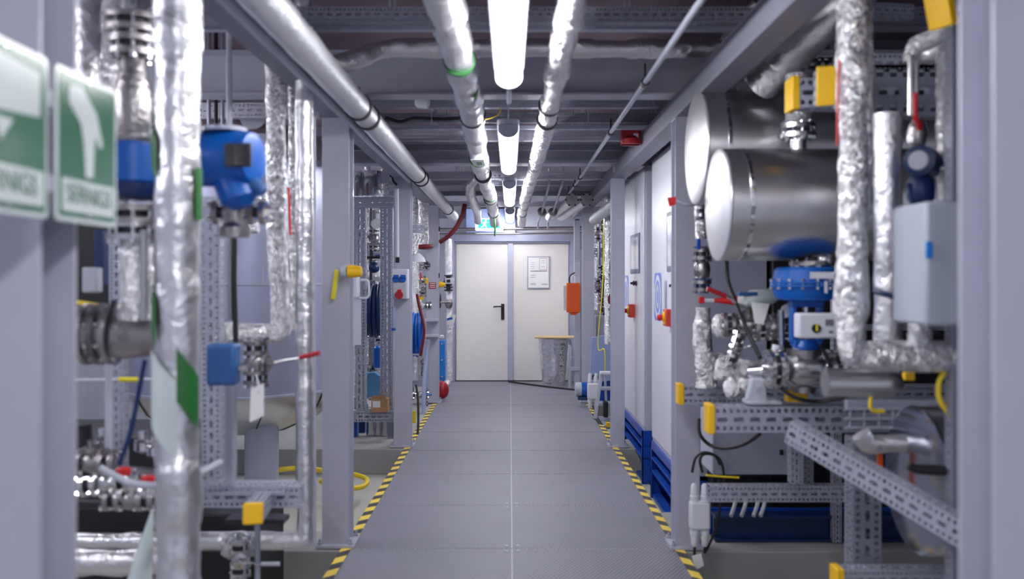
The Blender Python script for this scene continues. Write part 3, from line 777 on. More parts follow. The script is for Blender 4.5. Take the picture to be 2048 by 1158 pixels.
# motor, distributor, ladder on the right
def motor(label, c, r, L):
    c = V(c); t = thing('electric_motor', label, 'motor', c)
    obj('body', G().lathe([(r*.8, 0), (r, .01), (r, L*.45)], c, (1, 0, 0), 28), 'grey', t)
    obj('blue_band', G().lathe([(r*1.02, L*.35), (r*1.02, L*.7), (r*.9, L*.75)], c, (1, 0, 0), 28), 'blue', t)
    obj('end_bell', G().lathe([(r, L*.7), (r, L*.95), (r*.5, L)], c, (1, 0, 0), 28), 'grey', t)
    g = G(); g.box(c+V((L*.5, 0, -r-.02)), (L*.7, r*1.4, .04)); obj('foot', g, 'navy', t, bev=.004)
motor('grey motor with blue band at foot of the farthest right column', P(1150, 782, 11.0)+V((0, 0, .02)), .085, .22)
def distributor(label, px, py, d, s):
    c = P(px, py, d); t = thing('power_splitter', label, 'plug box', c)
    g = G(); g.box(c, (.115*s, .07*s, .16*s)); obj('housing', g, 'white', t, bev=.012*s)
    for dx in (-.03, .03):
        for sg in (1, -1):
            p = c+V((dx*s, 0, sg*.08*s))
            obj('plug', G().lathe([(.024*s, 0), (.026*s, .03*s), (.022*s, .034*s), (.02*s, .085*s), (.012*s, .1*s)], p, (0, 0, sg), 16), 'white', t)
    return c
c = distributor('white cable splitter with four plugs hung on the nearer right column', 1399, 1030, 4.95, .95)
for k, (dx, pts) in enumerate(((-.03, [(1384, 945), (1392, 915), (1412, 905), (1440, 920), (1448, 960), (1440, 1000)]), (.03, [(1405, 945), (1400, 920), (1410, 908), (1430, 912), (1440, 930)]),
                   (-.03, [(1390, 1085), (1389, 1110), (1393, 1125)]), (.03, [(1412, 1085), (1410, 1105), (1430, 1060), (1442, 1000), (1438, 960)]))):
    cable(('black cable arching over the hanging white splitter', 'inner black cable looping from the hanging white splitter', 'short black cable under the hanging white splitter', 'long black cable rising right of hanging splitter')[k],
          [P(x, y, 4.95+.01*k) for x, y in pts], .0075)
g = G(); g.prism([(-.03, .02), (.02, .035), (.035, -.03), (.0, -.05), (-.02, -.03)], P(1395, 1120, 4.93), (1, 0, 0), ZU, -.006); one('cable_tag', g, 'paper', 'crumpled white tag on the cables under hanging splitter', 'tag')
distributor('white cable splitter leaning at the farther right column by stepladder', 1186, 782, 10.6, 1.15)
cable('black cable loop above the farther white splitter', [P(1183, 762, 10.6), P(1186, 752, 10.6), P(1194, 750, 10.6), P(1198, 762, 10.65)], .01)
# stepladder
t = thing('step_ladder', 'small aluminium stepladder at right edge of the walkway', 'ladder', P(1205, 832, 10.1))
d = 10.1
def bar(nm, a, b, w_, mat, par, hh=None): 
    a, b = V(a), V(b); x, y, z = frame_of(b-a, (0, 1, 0)); R = Matrix((x, y, z)).transposed()
    return obj(nm, G().box((a+b)/2, (w_, hh or w_, (b-a).length), R), mat, par, bev=.003)
bar('rail', P(1203, 744, d), P(1190, 838, d-.15), .04, 'plain_galv', t); bar('rail', P(1222, 744, d), P(1240, 838, d-.15), .04, 'plain_galv', t)
bar('rear_rail', P(1210, 744, d+.05), P(1212, 800, d+.45), .025, 'white', t); bar('rear_rail', P(1232, 744, d+.05), P(1234, 800, d+.45), .025, 'white', t)
for k, (yy, xx0, xx1) in enumerate(((745, 1200, 1240), (776, 1199, 1232), (806, 1195, 1236))):
    g = G(); a = P(xx0, yy, d-.02*k); b = P(xx1, yy, d-.02*k); g.bx(a.x, b.x, d-.08-.04*k, d+.05, a.z-.015, a.z+.012); obj('step', g, 'white' if k == 0 else 'plain_galv', t, bev=.003)
g = G(); a = P(1212, 834, 9.9); g.bx(a.x-.03, a.x+.02, 9.86, 9.98, a.z, a.z+.17); obj('rubber_foot', g, 'black', t, bev=.01)
g = G(); g.bx(1.02, 1.2, 9.6, 9.66, -.03, .02); one('yellow_kerb', g, 'yellow', 'small yellow painted bar beside walkway near the slim column', 'bar', bev=.004)
g = G(); 
for k in range(7): g.bx(1.0, 1.9, 9.7+.09*k, 9.75+.09*k, -.05, -.02)
g.bx(1.0, 1.9, 9.68, 9.7, -.06, -.02); g.bx(1.0, 1.9, 10.3, 10.33, -.06, -.02); g.bx(1.0, 1.02, 9.7, 10.3, -.06, -.03); g.bx(1.88, 1.9, 9.7, 10.3, -.06, -.03)
one('floor_grate', g, 'plain_galv', 'slotted metal floor grate between stepladder and slim column', 'grate')
g = G(); a = P(1203, 790, 11.3); g.bx(a.x-.05, a.x+.25, 11.35, 11.6, 0, .5); one('blue_crate', g, 'royal', 'blue box standing behind the stepladder', 'box', bev=.01)
# gap between right column 2 and 3
pipe('tall crinkled foil pipe right of orange box, beside slim column', [P(1217, 350, 10.2), P(1217, 688, 10.2)], .048, jit=.08, wrap=.08)
pipe('second tall foil pipe hidden mostly behind the slim right column', [P(1236, 380, 9.8), P(1238, 690, 9.8)], .05, jit=.08)
pipe('short grey lagged pipe slanting down left of slim right column', [P(1188, 440, 10.4), P(1232, 405, 9.6)], .06, 'jacket')
for k, (yy, lb) in enumerate(((478, 'upper'), (505, 'middle'), (678, 'lower'))):
    strut('%s short perforated strut behind farthest right column' % lb, P(1188, yy, 11.9), P(1235, yy, 11.9), .08, .12, ('galv', 'galv_dark', 'galv')[k], group='short struts right of doors')
for k, (yy, xx) in enumerate(((450, 1202), (468, 1196), (545, 1200), (572, 1196), (610, 1202))):
    valve('small steel valve %s in gap beside farthest right column' % ('at the top of', 'second from the top', 'in the middle', 'just below the middle', 'at the bottom')[k] if k else 'topmost small steel valve in the gap beside farthest right column', P(xx, yy, 11.7), (0, 0, 1), .045, L=.12, bolts=4, hdir=(-.5, -1, 0), mat='cast' if k % 2 else 'steel')
one('drop_pipe', G().cyl(P(1198, 430, 11.75), P(1198, 720, 11.75), .02), 'steel', 'slim steel pipe in the gap beside farthest right column', 'pipe')
one('drop_pipe', G().cyl(P(1205, 430, 12.1), P(1205, 760, 12.1), .035), 'steel', 'steel pipe behind the small valves beside farthest right column', 'pipe')
one('equipment_box', G().box(P(1203, 655, 11.5), (.16, .12, .3)), 'plain_galv', 'grey metal box among pipes beside farthest right column', 'box', bev=.005)
one('paper_bag', G().prism([(-.12, -.3), (.13, -.28), (.12, .28), (-.10, .24)], P(1200, 715, 11.0), (1, 0, 0), ZU, -.05), 'bluepanel', 'pale plastic sheet hanging behind the farther white splitter', 'sheet')
one('blue_tray', G().box(P(1202, 695, 11.1), (.2, .1, .07)), 'royal', 'blue tray above the pale hanging plastic sheet', 'tray', bev=.005)
cable('thin yellow green earth wire right of farthest right column', [P(1207, 440, 10.6), P(1206, 560, 10.6), P(1196, 690, 10.6), P(1209, 700, 10.5), P(1210, 745, 10.5)], .006, 'lime')
cable('maroon hose loop at the foil pipe beside slim column', [P(1227, 588, 9.7), P(1219, 592, 9.7), P(1218, 603, 9.7), P(1227, 612, 9.7)], .014, 'maroon', name='hose', cat='hose')

# ------------------------------------------------------------------ right machinery skid
SK = 'perforated struts of the right skid'
strut('perforated strut end with yellow cap touching the nearer right column', P(1364, 787, 4.95), (2.9, 4.95, P(0, 787, 4.95).z), .09, .10, caps=(1, 0), group=SK)
strut('wide perforated strut with big yellow cap below the blue actuator', P(1424, 836, 4.02), (2.9, 4.02, P(0, 836, 4.02).z), .09, .115, caps=(1, 0), group=SK)
strut('perforated strut crossing low above the dark blue base beam', P(1416, 985, 4.55), (2.9, 4.55, P(0, 985, 4.55).z), .07, .08, group=SK)
strut('wide perforated post of the skid, lower right', P(1727, 872, 3.75), P(1727, 1135, 3.75), .115, .08, 'galv_dark', up=(0, 1, 0), group=SK)
strut('narrow perforated post left of the wide skid post', P(1706, 872, 3.85), P(1706, 1135, 3.85), .05, .06, 'galv', up=(0, 1, 0), group=SK)
strut('diagonal perforated brace sloping down to the right', P(1585, 862, 3.45), P(1945, 1075, 2.85), .06, .085, group=SK)
strut('lowest perforated strut with yellow cap at bottom edge', P(1680, 1152, 3.6), (2.6, 3.6, P(0, 1152, 3.6).z), .08, .07, caps=(1, 0), group=SK)
strut('short perforated post behind the white machine box', P(1590, 870, 4.5), P(1590, 965, 4.5), .06, .05, 'galv', up=(0, 1, 0), group=SK)
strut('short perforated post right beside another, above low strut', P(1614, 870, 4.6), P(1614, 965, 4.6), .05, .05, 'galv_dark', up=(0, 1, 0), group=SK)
for x, yy, nm in ((2.4, 3.72, 'front'), (2.4, 4.5, 'rear')):
    strut('lower post at the far side of right skid, %s one' % nm, (x, yy, FL), (x, yy, .34 if yy < 4 else .43), .06, .06, 'galv_dark', up=(0, 1, 0), group=SK)
strut('tall background strut upright behind the stacked tanks', P(1672, 60, 5.3), (P(1672, 0, 5.3).x, 5.3, 0), .05, .05, 'plain_galv' if 0 else 'galv', up=(0, 1, 0), group=SK)
# blue base and box on the plinth
t = thing('base_beam', 'dark blue steel base beam on the right plinth', 'beam', (1.9, 5.35, 0))
g = G(); g.bx(1.2, 2.9, 5.30, 5.42, 0.0, .015); g.bx(1.2, 2.9, 5.30, 5.42, .135, .15); g.bx(1.2, 2.9, 5.35, 5.37, .015, .135); obj('profile', g, 'navy', t)
g = G(); g.bx(1.2, 2.9, 5.45, 5.47, .0, .16); obj('rear_web', g, 'royal', t)
t = thing('machine_box', 'light grey machine enclosure with small triangular warning sticker', 'enclosure', P(1500, 950, 5.5))
a, b = P(1425, 862, 5.45), P(1578, 950, 5.45)
g = G(); g.bx(a.x, b.x, 5.45, 5.8, b.z, a.z+.1); obj('housing', g, 'cabside', t, bev=.008)
g = G(); g.prism([(-.04, 0), (0, .055), (.04, 0), (0, -.03)], P(1452, 937, 5.44), (1, 0, 0), ZU, -.001); obj('warning_sticker', g, 'plain_galv', t)
g = G(); g.box(P(1563, 905, 5.44), (.02, .015, .03)); obj('latch', g, 'dark', t)
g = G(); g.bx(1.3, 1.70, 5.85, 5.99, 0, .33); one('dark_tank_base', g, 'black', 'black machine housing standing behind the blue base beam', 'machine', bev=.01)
for k, xx in enumerate((1462, 1483, 1507, 1521)):
    cable('pale tube end %s under the low right strut' % ('leftmost', 'second', 'third', 'rightmost')[k], [P(xx, 1032, 5.2), P(xx+7, 1012, 5.25), P(xx+10, 995, 5.3)], .012, 'grey', name='tube_end', cat='tube')
cable('black cable drooping below the wide yellow capped strut', [P(1398, 838, 4.75), P(1400, 868, 4.7), P(1420, 890, 4.7), P(1452, 897, 4.6), P(1490, 888, 4.5), P(1520, 868, 4.4)], .009)
cable('black cable hanging under the lower stacked tank', [P(1453, 515, 4.6), P(1456, 560, 4.6), P(1468, 595, 4.5), P(1490, 650, 4.3), P(1520, 715, 4.2)], .010)
cable('black cable sweeping under the control valve', [P(1540, 735, 4.0), P(1552, 765, 3.95), P(1590, 795, 3.9), P(1640, 803, 3.9), P(1690, 792, 3.85), P(1720, 775, 3.8)], .009)
cable('black cable loop right of the control valve body', [P(1640, 690, 3.85), P(1656, 720, 3.85), P(1662, 760, 3.85), P(1650, 790, 3.85)], .008)
cable('yellow wire bow under the thick foil pipe at far right', [P(1893, 740, 3.0), P(1878, 765, 3.0), P(1880, 800, 3.0), P(1902, 832, 3.0)], .009, 'hosegreen')
cable('small yellow wire hook over the cable tray', [P(1744, 785, 3.4), P(1741, 812, 3.4), P(1750, 822, 3.4), P(1768, 822, 3.4)], .008, 'hosegreen')
cable('thin yellowish wire lying on the low right skid strut', [P(1412, 950, 4.6), P(1440, 953, 4.6), P(1478, 955, 4.6)], .005, 'hosegreen')
# stacked tanks
def tank(label, X0, L, d, z, r, seam=(.07, .12), disc=None):
    t = thing('horizontal_tank', label, 'tank', (X0, d, z-r))
    obj('shell', G().lathe([(r*.995, .0), (r, .004), (r, L)], (X0, d, z), (1, 0, 0), 72), 'sheet', t)
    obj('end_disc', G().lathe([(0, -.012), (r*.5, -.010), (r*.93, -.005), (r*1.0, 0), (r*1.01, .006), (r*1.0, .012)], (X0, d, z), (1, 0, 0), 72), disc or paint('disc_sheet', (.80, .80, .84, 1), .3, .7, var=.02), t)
    for s_ in seam:
        obj('seam_band', G().lathe([(r, 0), (r*1.012, .002), (r*1.012, .018), (r, .02)], (X0+s_, d, z), (1, 0, 0), 72), 'bright', t)
    return t
tank('upper of two stainless steel tanks on right, set farther back', .945, 2.0, 4.62, P(0, 297, 4.62).z, .283, seam=(.10, .78))
tank('lower of two stainless steel tanks on right, closer to the camera', .925, 2.0, 4.05, P(0, 410, 4.05).z, .248, seam=(.085, 1.2))
tank('stainless tank end low at far right behind diagonal brace', 1.50, 1.6, 3.36, .79, .27, seam=(.09,), disc=metal('blue_reflection_disc', (.40, .42, .50, 1), .16, bump=.02))  # dark blue reflection put into the disc's base colour
obj_seam = G(); obj_seam.bx(1.485, 1.487, 3.355, 3.365, .55, 1.05)
# nozzle above the lower tank
t = thing('tank_nozzle', 'bolted flange nozzle standing on top of lower tank', 'flange', P(1595, 300, 4.05))
c = P(1597, 262, 4.05)
obj('pipe_lagging', G().tube([P(1597, 258, 4.05), P(1597, 150, 4.05)], .058, jit=.05, n=20), 'foil', t)
flange(t, c, (0, 0, 1), .078, 'steel', bolts=10)
obj('neck', G().cyl(c, P(1597, 312, 4.05), .035), 'steel', t)
t = thing('tank_nozzle', 'bolted flange nozzle on top of upper tank near its end', 'flange', P(1530, 185, 4.62))
c = P(1533, 150, 4.62); flange(t, c, (0, 0, 1), .075, 'cast', bolts=8); obj('neck', G().cyl(c, P(1533, 190, 4.62), .04), 'steel', t)
obj('foil_collar', G().tube([c, P(1533, 120, 4.62)], .06, jit=.05), 'foil', t)
for k, (xx, r) in enumerate(((1455, .035), (1488, .05))):
    pipe('short foil stub on upper tank, %s' % ('leftmost and thinner' if k == 0 else 'second and thicker'), [P(xx, 190, 4.62), P(xx+4, 120, 4.62), P(xx+2, 60, 4.7)], r, 'foil', jit=.12)
valve('small steel valve with bright lever above upper tank', P(1622, 128, 4.7), (1, 0, 0), .035, L=.14, handle='dark', ldir=(0, 0, 1), bolts=4)
# corner of perforated beams with yellow caps
t = strut('perforated beam stub with yellow cap above lower tank, left of two', P(1590, 190, 3.72), (2.2, 3.72, P(0, 190, 3.72).z), .10, .12, caps=(1, 0))
strut('perforated beam stub with yellow cap beside foil pipe, right of two', P(1662, 172, 3.3), P(1650, 178, 3.62), .09, .125, caps=(1, 0))
# dark perforated beams top right
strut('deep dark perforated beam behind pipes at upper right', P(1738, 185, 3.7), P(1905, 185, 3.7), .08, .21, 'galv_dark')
strut('dark toothed rail above the deep perforated beam at right', P(1738, 130, 3.7), P(1905, 130, 3.7), .08, .075, 'galv')
strut('pale perforated rail high at right behind foil pipes', P(1725, 22, 3.9), P(1822, 27, 3.9), .06, .06, 'galv')
strut('grey rail crossing dark background at upper right', P(1560, 88, 5.6), P(1900, 92, 5.6), .05, .05, 'galv_dark')
strut('white perforated strut with yellow cap at top right corner', P(1885, 12, 2.9), P(1990, -8, 3.0), .08, .12, 'galv_white', caps=(1, 0))
# foil pipes right
pipe('thickest foil pipe at right running down and turning right under', [P(1707, -120, 3.0), P(1707, 300, 3.0), P(1703, 712, 3.0), P(2150, 715, 3.0)], .053, jit=.09, wrap=.1, n=26, bend=.02, step=.02)
cable('thin red line along left side of the thickest foil pipe', [P(1678, 120, 2.98), P(1676, 200, 2.98), P(1675, 290, 2.98)], .004, 'red', name='marking_line', cat='line')
pipe('second foil pipe standing right of the thickest foil pipe', [P(1776, 228, 3.3), P(1776, 690, 3.3)], .05, 'foil_big', n=24, jit=.04, wrap=.05)
pipe('slim foil pipe beside grey box at far right', [P(1893, 60, 3.2), P(1893, 560, 3.25)], .034, jit=.07)
pipe('slim foil pipe twin directly right of thickest pipe top', [P(1734, -120, 3.12), P(1734, 430, 3.12)], .022, jit=.08)
pipe('upper foil pipe bending down at top right', [P(1990, 20, 2.9), P(1826, 92, 3.2), P(1824, 125, 3.2)], .032, jit=.1)
pipe('dark foil pipe under the bending pipe at top right', [P(1990, 70, 3.0), P(1850, 105, 3.3)], .04, 'foil_dull', jit=.1)
pipe('short upright foil stub on the horizontal foil pipe at right', [P(1838, 605, 3.0), P(1838, 700, 3.0)], .038, jit=.12, wrap=.1)
one('steel_rod', G().cyl(P(1822, 110, 3.15), P(1822, 230, 3.15), .012), 'steel', 'slim steel rod above the red valve lever', 'rod')
one('steel_rod', G().cyl(P(1832, 110, 3.18), P(1832, 200, 3.18), .009), 'steel', 'thinner steel rod right of the other above the red lever', 'rod')
t = thing('lever_valve', 'small steel valve with upright red lever at right', 'valve', P(1832, 265, 3.15))
obj('valve_body', G().lathe([(.02, -.05), (.028, -.03), (.034, 0), (.028, .03), (.02, .05)], P(1835, 268, 3.15), (0, 0, 1), 18), 'cast', t)
obj('lever', G().tube([P(1838, 262, 3.13), P(1840, 250, 3.11), P(1831, 238, 3.1), P(1831, 186, 3.1)], .009), 'red', t)
obj('hex_nut', G().lathe([(.024, 0), (.024, .025)], P(1828, 285, 3.15), (0, 0, 1), 6), 'steel', t)
t = thing('pressure_transmitter', 'dark blue pressure transmitter with round window at right', 'instrument', P(1845, 400, 3.15))
obj('housing', G().lathe([(.03, -.07), (.052, -.065), (.055, -.02), (.05, 0), (.055, .02), (.052, .07), (.03, .075)], P(1847, 325, 3.15), (.6, .8, 0), 26), 'navy', t)
obj('window', G().lathe([(.034, -.072), (.030, -.078), (0, -.079)], P(1847, 325, 3.15), (.6, .8, 0), 22), 'glass', t)
obj('neck', G().lathe([(.03, 0), (.045, .02), (.045, .08), (.035, .1)], P(1842, 350, 3.15), (0, 0, -1), 20), 'navy', t)
obj('cable_gland', G().cyl(P(1868, 335, 3.15), P(1908, 338, 3.15), .011), 'steel', t)
obj('bracket', G().prism([(-.03, 0), (0, 0), (.005, -.09), (-.005, -.1)], P(1832, 365, 3.13), (1, 0, 0), ZU, -.01), 'navy', t)
one('steel_pipe', G().tube([P(1845, 395, 3.15), P(1845, 460, 3.15), P(1840, 540, 3.15)], .017, jit=.1), 'steel', 'short steel pipe beneath the dark blue transmitter', 'pipe')
valve('small navy handled valve below dark blue transmitter', P(1838, 570, 3.12), (0, 0, 1), .036, L=.1, handle='navy', hdir=(-1, -.4, 0), ldir=(0, 0, 1), bolts=4)
cable('dark blue lever sleeve crossing the second foil pipe', [P(1748, 582, 3.15), P(1770, 588, 3.12), P(1800, 597, 3.1), P(1822, 600, 3.1)], .010, 'navy', name='lever_sleeve', cat='lever')
cable('thin black conduit loop beside grey box at right', [P(1812, 560, 3.2), P(1805, 600, 3.2), P(1830, 620, 3.1), P(1858, 655, 3.0), P(1880, 668, 3.0)], .006)
t = thing('junction_box', 'pale grey upright junction box against the nearest right column', 'box', P(1880, 650, 2.75))
a, b = P(1852, 402, 2.7), P(1912, 652, 2.7)
g = G(); g.bx(a.x, b.x+.03, 2.7, 2.94, b.z, a.z); obj('housing', g, 'palebox', t, bev=.012)
g = G(); g.box(P(1858, 500, 2.69), (.02, .01, .05)); obj('latch', g, 'skyblue', t, bev=.004)
one('pump_capsule', G().lathe([(0, 0), (.03, .005), (.048, .03), (.05, .06), (.05, .27)], P(1803, 765, 3.2), (-1, 0, 0), 28), 'sheet', 'round ended steel capsule below the horizontal foil pipe', 'cylinder')
one('yellow_clip', G().box(P(1817, 752, 3.25), (.035, .03, .03)), 'yellow', 'small yellow clip right of the round ended capsule', 'clip', bev=.003)
t = thing('cable_tray', 'wire basket cable tray crossing right of the wide capped strut', 'tray', P(1800, 855, 3.55))
for yy in (818, 838, 856):
    obj('side_wire', G().cyl(P(1690, yy, 3.55), P(1925, yy, 3.55), .006, 8), 'plain_galv', t)
for xx in range(1700, 1925, 29):
    obj('cross_wire', G().tube([P(xx, 818, 3.55), P(xx, 856, 3.55), P(xx, 856, 3.85)], .004, n=6, bend=.01, step=.1), 'plain_galv', t)
obj('top_rail', G().box(P(1810, 808, 3.6), (.47, .03, .03)), 'plain_galv', t)
pipe('dull foil pipe lying under the wire basket tray', [P(1722, 868, 3.45), P(1735, 888, 3.45), P(1915, 885, 3.4)], .037, 'foil_dull', jit=.08, bend=.03)
one('black_lever', G().tube([P(1815, 930, 3.0), P(1830, 938, 3.0), P(1888, 941, 3.0)], .014, n=10, taper=.018), 'black', 'thick black lever in front of low tank end', 'lever')
one('yellow_strip', G().box(P(1760, 925, 3.5), (.018, .01, .2)), 'orange', 'narrow orange strip left of the low tank end', 'strip')
# control valve with blue actuator
c = P(1612, 568, 3.95)
t = thing('control_valve', 'large blue diaphragm actuator control valve under the lower tank', 'valve', P(1605, 780, 3.95))
r = .152
obj('diaphragm_case', G().lathe([(r*.3, .075), (r*.8, .072), (r*.88, .06), (r*.92, .012), (r*1.0, .010), (r*1.0, .002)], c, (0, 0, 1), 48), 'blue', t)
obj('diaphragm_case', G().lathe([(r*1.0, -.002), (r*1.0, -.012), (r*.92, -.016), (r*.90, -.05), (r*.8, -.068), (r*.2, -.075)], c, (0, 0, 1), 48), 'blue', t)
for k in range(16):
    a = 2*PI*k/16; p = c+V((math.cos(a)*r*.96, math.sin(a)*r*.96, 0))
    obj('case_bolt', G().lathe([(.008, -.022), (.008, -.012), (.005, -.012), (.005, .012), (.008, .012), (.008, .022)], p, n=6), 'bright', t)
g = G()
for k in range(7):
    a0 = -1.75+k*.06; 
g.box(c+V((.02, -.143, .037)), (.10, .004, .028)); obj('name_plate', g, 'white', t)
g = G(); g.box(c+V((.03, -.158, -.012)), (.014, .01, .05)); obj('clip', g, 'bright', t)
g = G()
for s_ in (-1, 1): g.box(c+V((s_*.058, 0, -.16)), (.022, .05, .19))
g.box(c+V((0, 0, -.085)), (.14, .06, .03)); g.box(c+V((0, 0, -.255)), (.12, .07, .03)); g.lathe([(.05, -.30), (.06, -.27), (.045, -.24)], c, n=24)
obj('yoke', g, 'blue', t, bev=.005)
obj('stem', G().cyl(c+V((0, 0, -.08)), c+V((0, 0, -.27)), .013), 'bright', t)
q = obj('positioner', G().box(P(1636, 651, 3.82), (.185, .07, .105)), 'white', t, bev=.008)
obj('dial', G().lathe([(.019, 0), (.019, .006), (0, .007)], P(1632, 657, 3.785), YB, 20), 'black', q)
obj('dial_mark', G().box(P(1634, 655, 3.777), (.008, .002, .03)), 'lime', q)
obj('readout', G().box(P(1659, 645, 3.784), (.034, .003, .026)), 'ink', q)
obj('lower_label', G().box(P(1662, 664, 3.784), (.018, .003, .01)), 'ink', q)
cb = P(1608, 738, 3.95)
obj('valve_body', G().lathe([(.05, -.13), (.055, -.08), (.085, -.05), (.09, 0), (.085, .05), (.055, .08), (.05, .13)], cb, (1, 0, 0), 32), 'steel', t)
obj('bonnet', G().lathe([(.075, .05), (.075, .085), (.05, .088), (.045, .12)], cb, (0, 0, 1), 28), 'cast', t)
flange(t, cb-V((.13, 0, 0)), (1, 0, 0), .085, 'steel'); flange(t, cb+V((.13, 0, 0)), (1, 0, 0), .085, 'steel')
obj('bottom_plug', G().lathe([(.05, -.1), (.05, -.06)], cb, (0, 0, 1), 20), 'cast', t)
# fittings over the actuator
t = thing('tank_outlet', 'dark bolted outlet under the lower stacked tank', 'flange', P(1625, 530, 4.05))
flange(t, P(1625, 518, 4.05), (0, 0, 1), .10, 'cast', bolts=10)
one('steel_coupler', G().lathe([(.03, 0), (.045, .02), (.045, .06), (.03, .08)], P(1668, 520, 4.0), (-1, 0, 0), 20), 'steel', 'steel coupler right of outlet under lower tank', 'coupling')
# valve train at column
pipe('upper foil pipe piece in front of the nearer right column', [P(1402, 380, 4.85), P(1402, 478, 4.85)], .036, jit=.1, wrap=.1)
t = valve('tall flanged steel valve below the foil piece by nearer right column', P(1404, 540, 4.85), (0, 0, 1), .05, L=.17, bolts=8, hdir=(0, 1, 0), mat='cast')
one('blue_handle', G().box(P(1397, 488, 4.8), (.02, .02, .055)), 'royal', 'small blue handle on upper foil pipe by right column', 'handle', bev=.004)  # blue handle as a plain box
valve('small sampling valve with red knob between foil piece and upper tank', P(1402, 400, 4.8), (0, 0, 1), .026, L=.12, bolts=4, hdir=(1, -.5, 0), mat='steel')
g = G(); g.prism([(-.045, .012), (0, .022), (.0, -.018), (-.035, -.034)], P(1352, 402, 4.72), (1, 0, -.12), ZU, -.004); one('red_tag', g, 'red', 'red paper tag with thin tie in front of nearer right column', 'tag')
cable('pale tie holding the red tag at nearer right column', [P(1352, 402, 4.72), P(1372, 410, 4.74), P(1392, 408, 4.78)], .009, 'grey', name='tag_tie', cat='tie')
one('red_knob', G().lathe([(.012, 0), (.018, .008), (.014, .02)], P(1412, 396, 4.76), YB, 14), 'red', 'tiny red knob beside the upper foil pipe piece', 'knob')  # red knob beside the sampling valve
pipe('wide foil pipe turning right below tall flanged valve', [P(1405, 615, 4.85), P(1405, 720, 4.85), P(1470, 728, 4.7), P(1530, 745, 4.4)], .048, jit=.12, wrap=.12, bend=.1)
pipe('foil wrapped stub standing on skid by nearer right column', [P(1412, 705, 4.75), P(1414, 775, 4.75)], .055, jit=.15)
t = thing('red_spindle', 'red cone spindle with white wrapped end right of column', 'handle', P(1420, 605, 4.8))
obj('cone', G().lathe([(.004, 0), (.008, .05), (.024, .16), (.026, .18)], P(1404, 601, 4.8), (1, -.1, 0), 16), 'red', t)
obj('rod', G().lathe([(.010, -.01), (.010, .08)], P(1404, 601, 4.8), (1, -.1, 0), 12), 'white', t)
obj('wrapped_end', G().lathe([(.024, .18), (.035, .22), (.038, .30), (.03, .34)], P(1404, 601, 4.8), (1, -.1, 0), 16), 'paper', t)
one('red_clip', G().box(P(1403, 600, 4.75), (.03, .02, .035)), 'red', 'red clip below the tall flanged valve', 'clip', bev=.004)
valve('dark flanged ball valve lying left of the blue actuator yoke', P(1500, 650, 4.5), (1, -.15, 0), .06, L=.20, handle='redbox', hdir=(-.2, -.6, 1), ldir=(-1, 0, .4), bolts=8)
t = valve('second dark flanged valve close to blue actuator yoke', P(1548, 655, 4.35), (1, -.15, 0), .065, L=.11, bolts=8, hdir=(0, 1, 0))
one('foil_flange_cover', G().lathe([(.03, 0), (.06, .02), (.065, .07), (.045, .1)], P(1425, 652, 4.6), (1, 0, 0), 22), 'foil', 'foil covered pipe end left of dark ball valve', 'cover')
t = thing('pressure_switch', 'white and blue wrapped switch under lower tank', 'instrument', P(1525, 600, 4.4))
obj('housing', G().lathe([(.03, 0), (.04, .03), (.04, .13), (.02, .16)], P(1490, 598, 4.4), (1, 0, .1), 20), 'signwhite', t)
obj('blue_lid', G().box(P(1495, 588, 4.38), (.09, .04, .02)), 'steelblue', t, bev=.004)
one('paper_tag', G().prism([(-.035, .05), (.05, .04), (.02, -.06), (-.02, -.05)], P(1518, 625, 4.3), (1, 0, 0), ZU, -.005), 'paper', 'white paper tag curling below the wrapped switch', 'tag')
for k, (xx, yy, r_, lb) in enumerate(((1462, 745, .075, 'left round foil lump'), (1505, 738, .05, 'smaller round foil lump'), (1480, 775, .06, 'lower round foil lump'))):
    one('foil_wrapped_joint', G().ball(P(xx, yy, 4.45-.1*k), r_*.9, 40, (1.35, 1, .8)).rough(.035, 16, k*3), 'foil', lb+' on the pipework left of the control valve', 'joint')
one('steel_elbow', G().tube([P(1500, 745, 4.1), P(1545, 742, 4.05), P(1575, 735, 3.98)], .032), 'bright', 'polished pipe bend entering the control valve', 'pipe')
one('steel_elbow', G().tube([P(1525, 715, 4.2), P(1535, 745, 4.2), P(1500, 765, 4.2)], .028), 'steel', 'steel bend crossing left of the control valve flange', 'pipe')
pipe('steel pipe leaving control valve to the right behind foil pipe', [P(1665, 740, 3.95), P(1720, 745, 3.95), P(1790, 745, 3.95)], .045, 'steel', name='steel_pipe', jit=0, wrap=0)
t = thing('white_bracket', 'light grey cast bracket standing on the wide capped strut', 'bracket', P(1520, 806, 4.02))
obj('foot', G().box(P(1524, 803, 4.02), (.15, .10, .018)), 'grey', t, bev=.004)
obj('upright', G().prism([(-.05, 0), (.045, 0), (.03, .10), (-.025, .10)], P(1516, 803, 3.98), (1, 0, 0), ZU, -.05), 'grey', t, bev=.006)
obj('bolt', G().lathe([(.014, 0), (.014, .012), (0, .013)], P(1518, 778, 3.93), YB, 8), 'plain_galv', t)
one('steel_tube', G().cyl(P(1545, 735, 4.0), P(1553, 690, 4.0), .018), 'white', 'white short tube standing left of valve body', 'tube')
one('steel_tube', G().cyl(P(1562, 620, 4.05), P(1566, 770, 4.05), .014), 'steel', 'slim steel tube rising left of the blue yoke', 'tube')
one('yellow_block', G().box(P(1592, 792, 4.0), (.09, .05, .05)), 'yellow', 'yellow block on the strut below the control valve', 'block', bev=.004)
one('name_plate', G().prism(rrect(.05, .06, .01), P(1572, 622, 4.15), (1, .1, .5), ZU, -.003), 'white', 'tilted white plate behind the blue yoke', 'plate')
valve('steel drain valve with blue white lever left of control valve', P(1470, 700, 4.4), (.3, 0, 1), .03, L=.1, handle='clear', hdir=(0, -1, .2), ldir=(1, 0, .2), bolts=4)
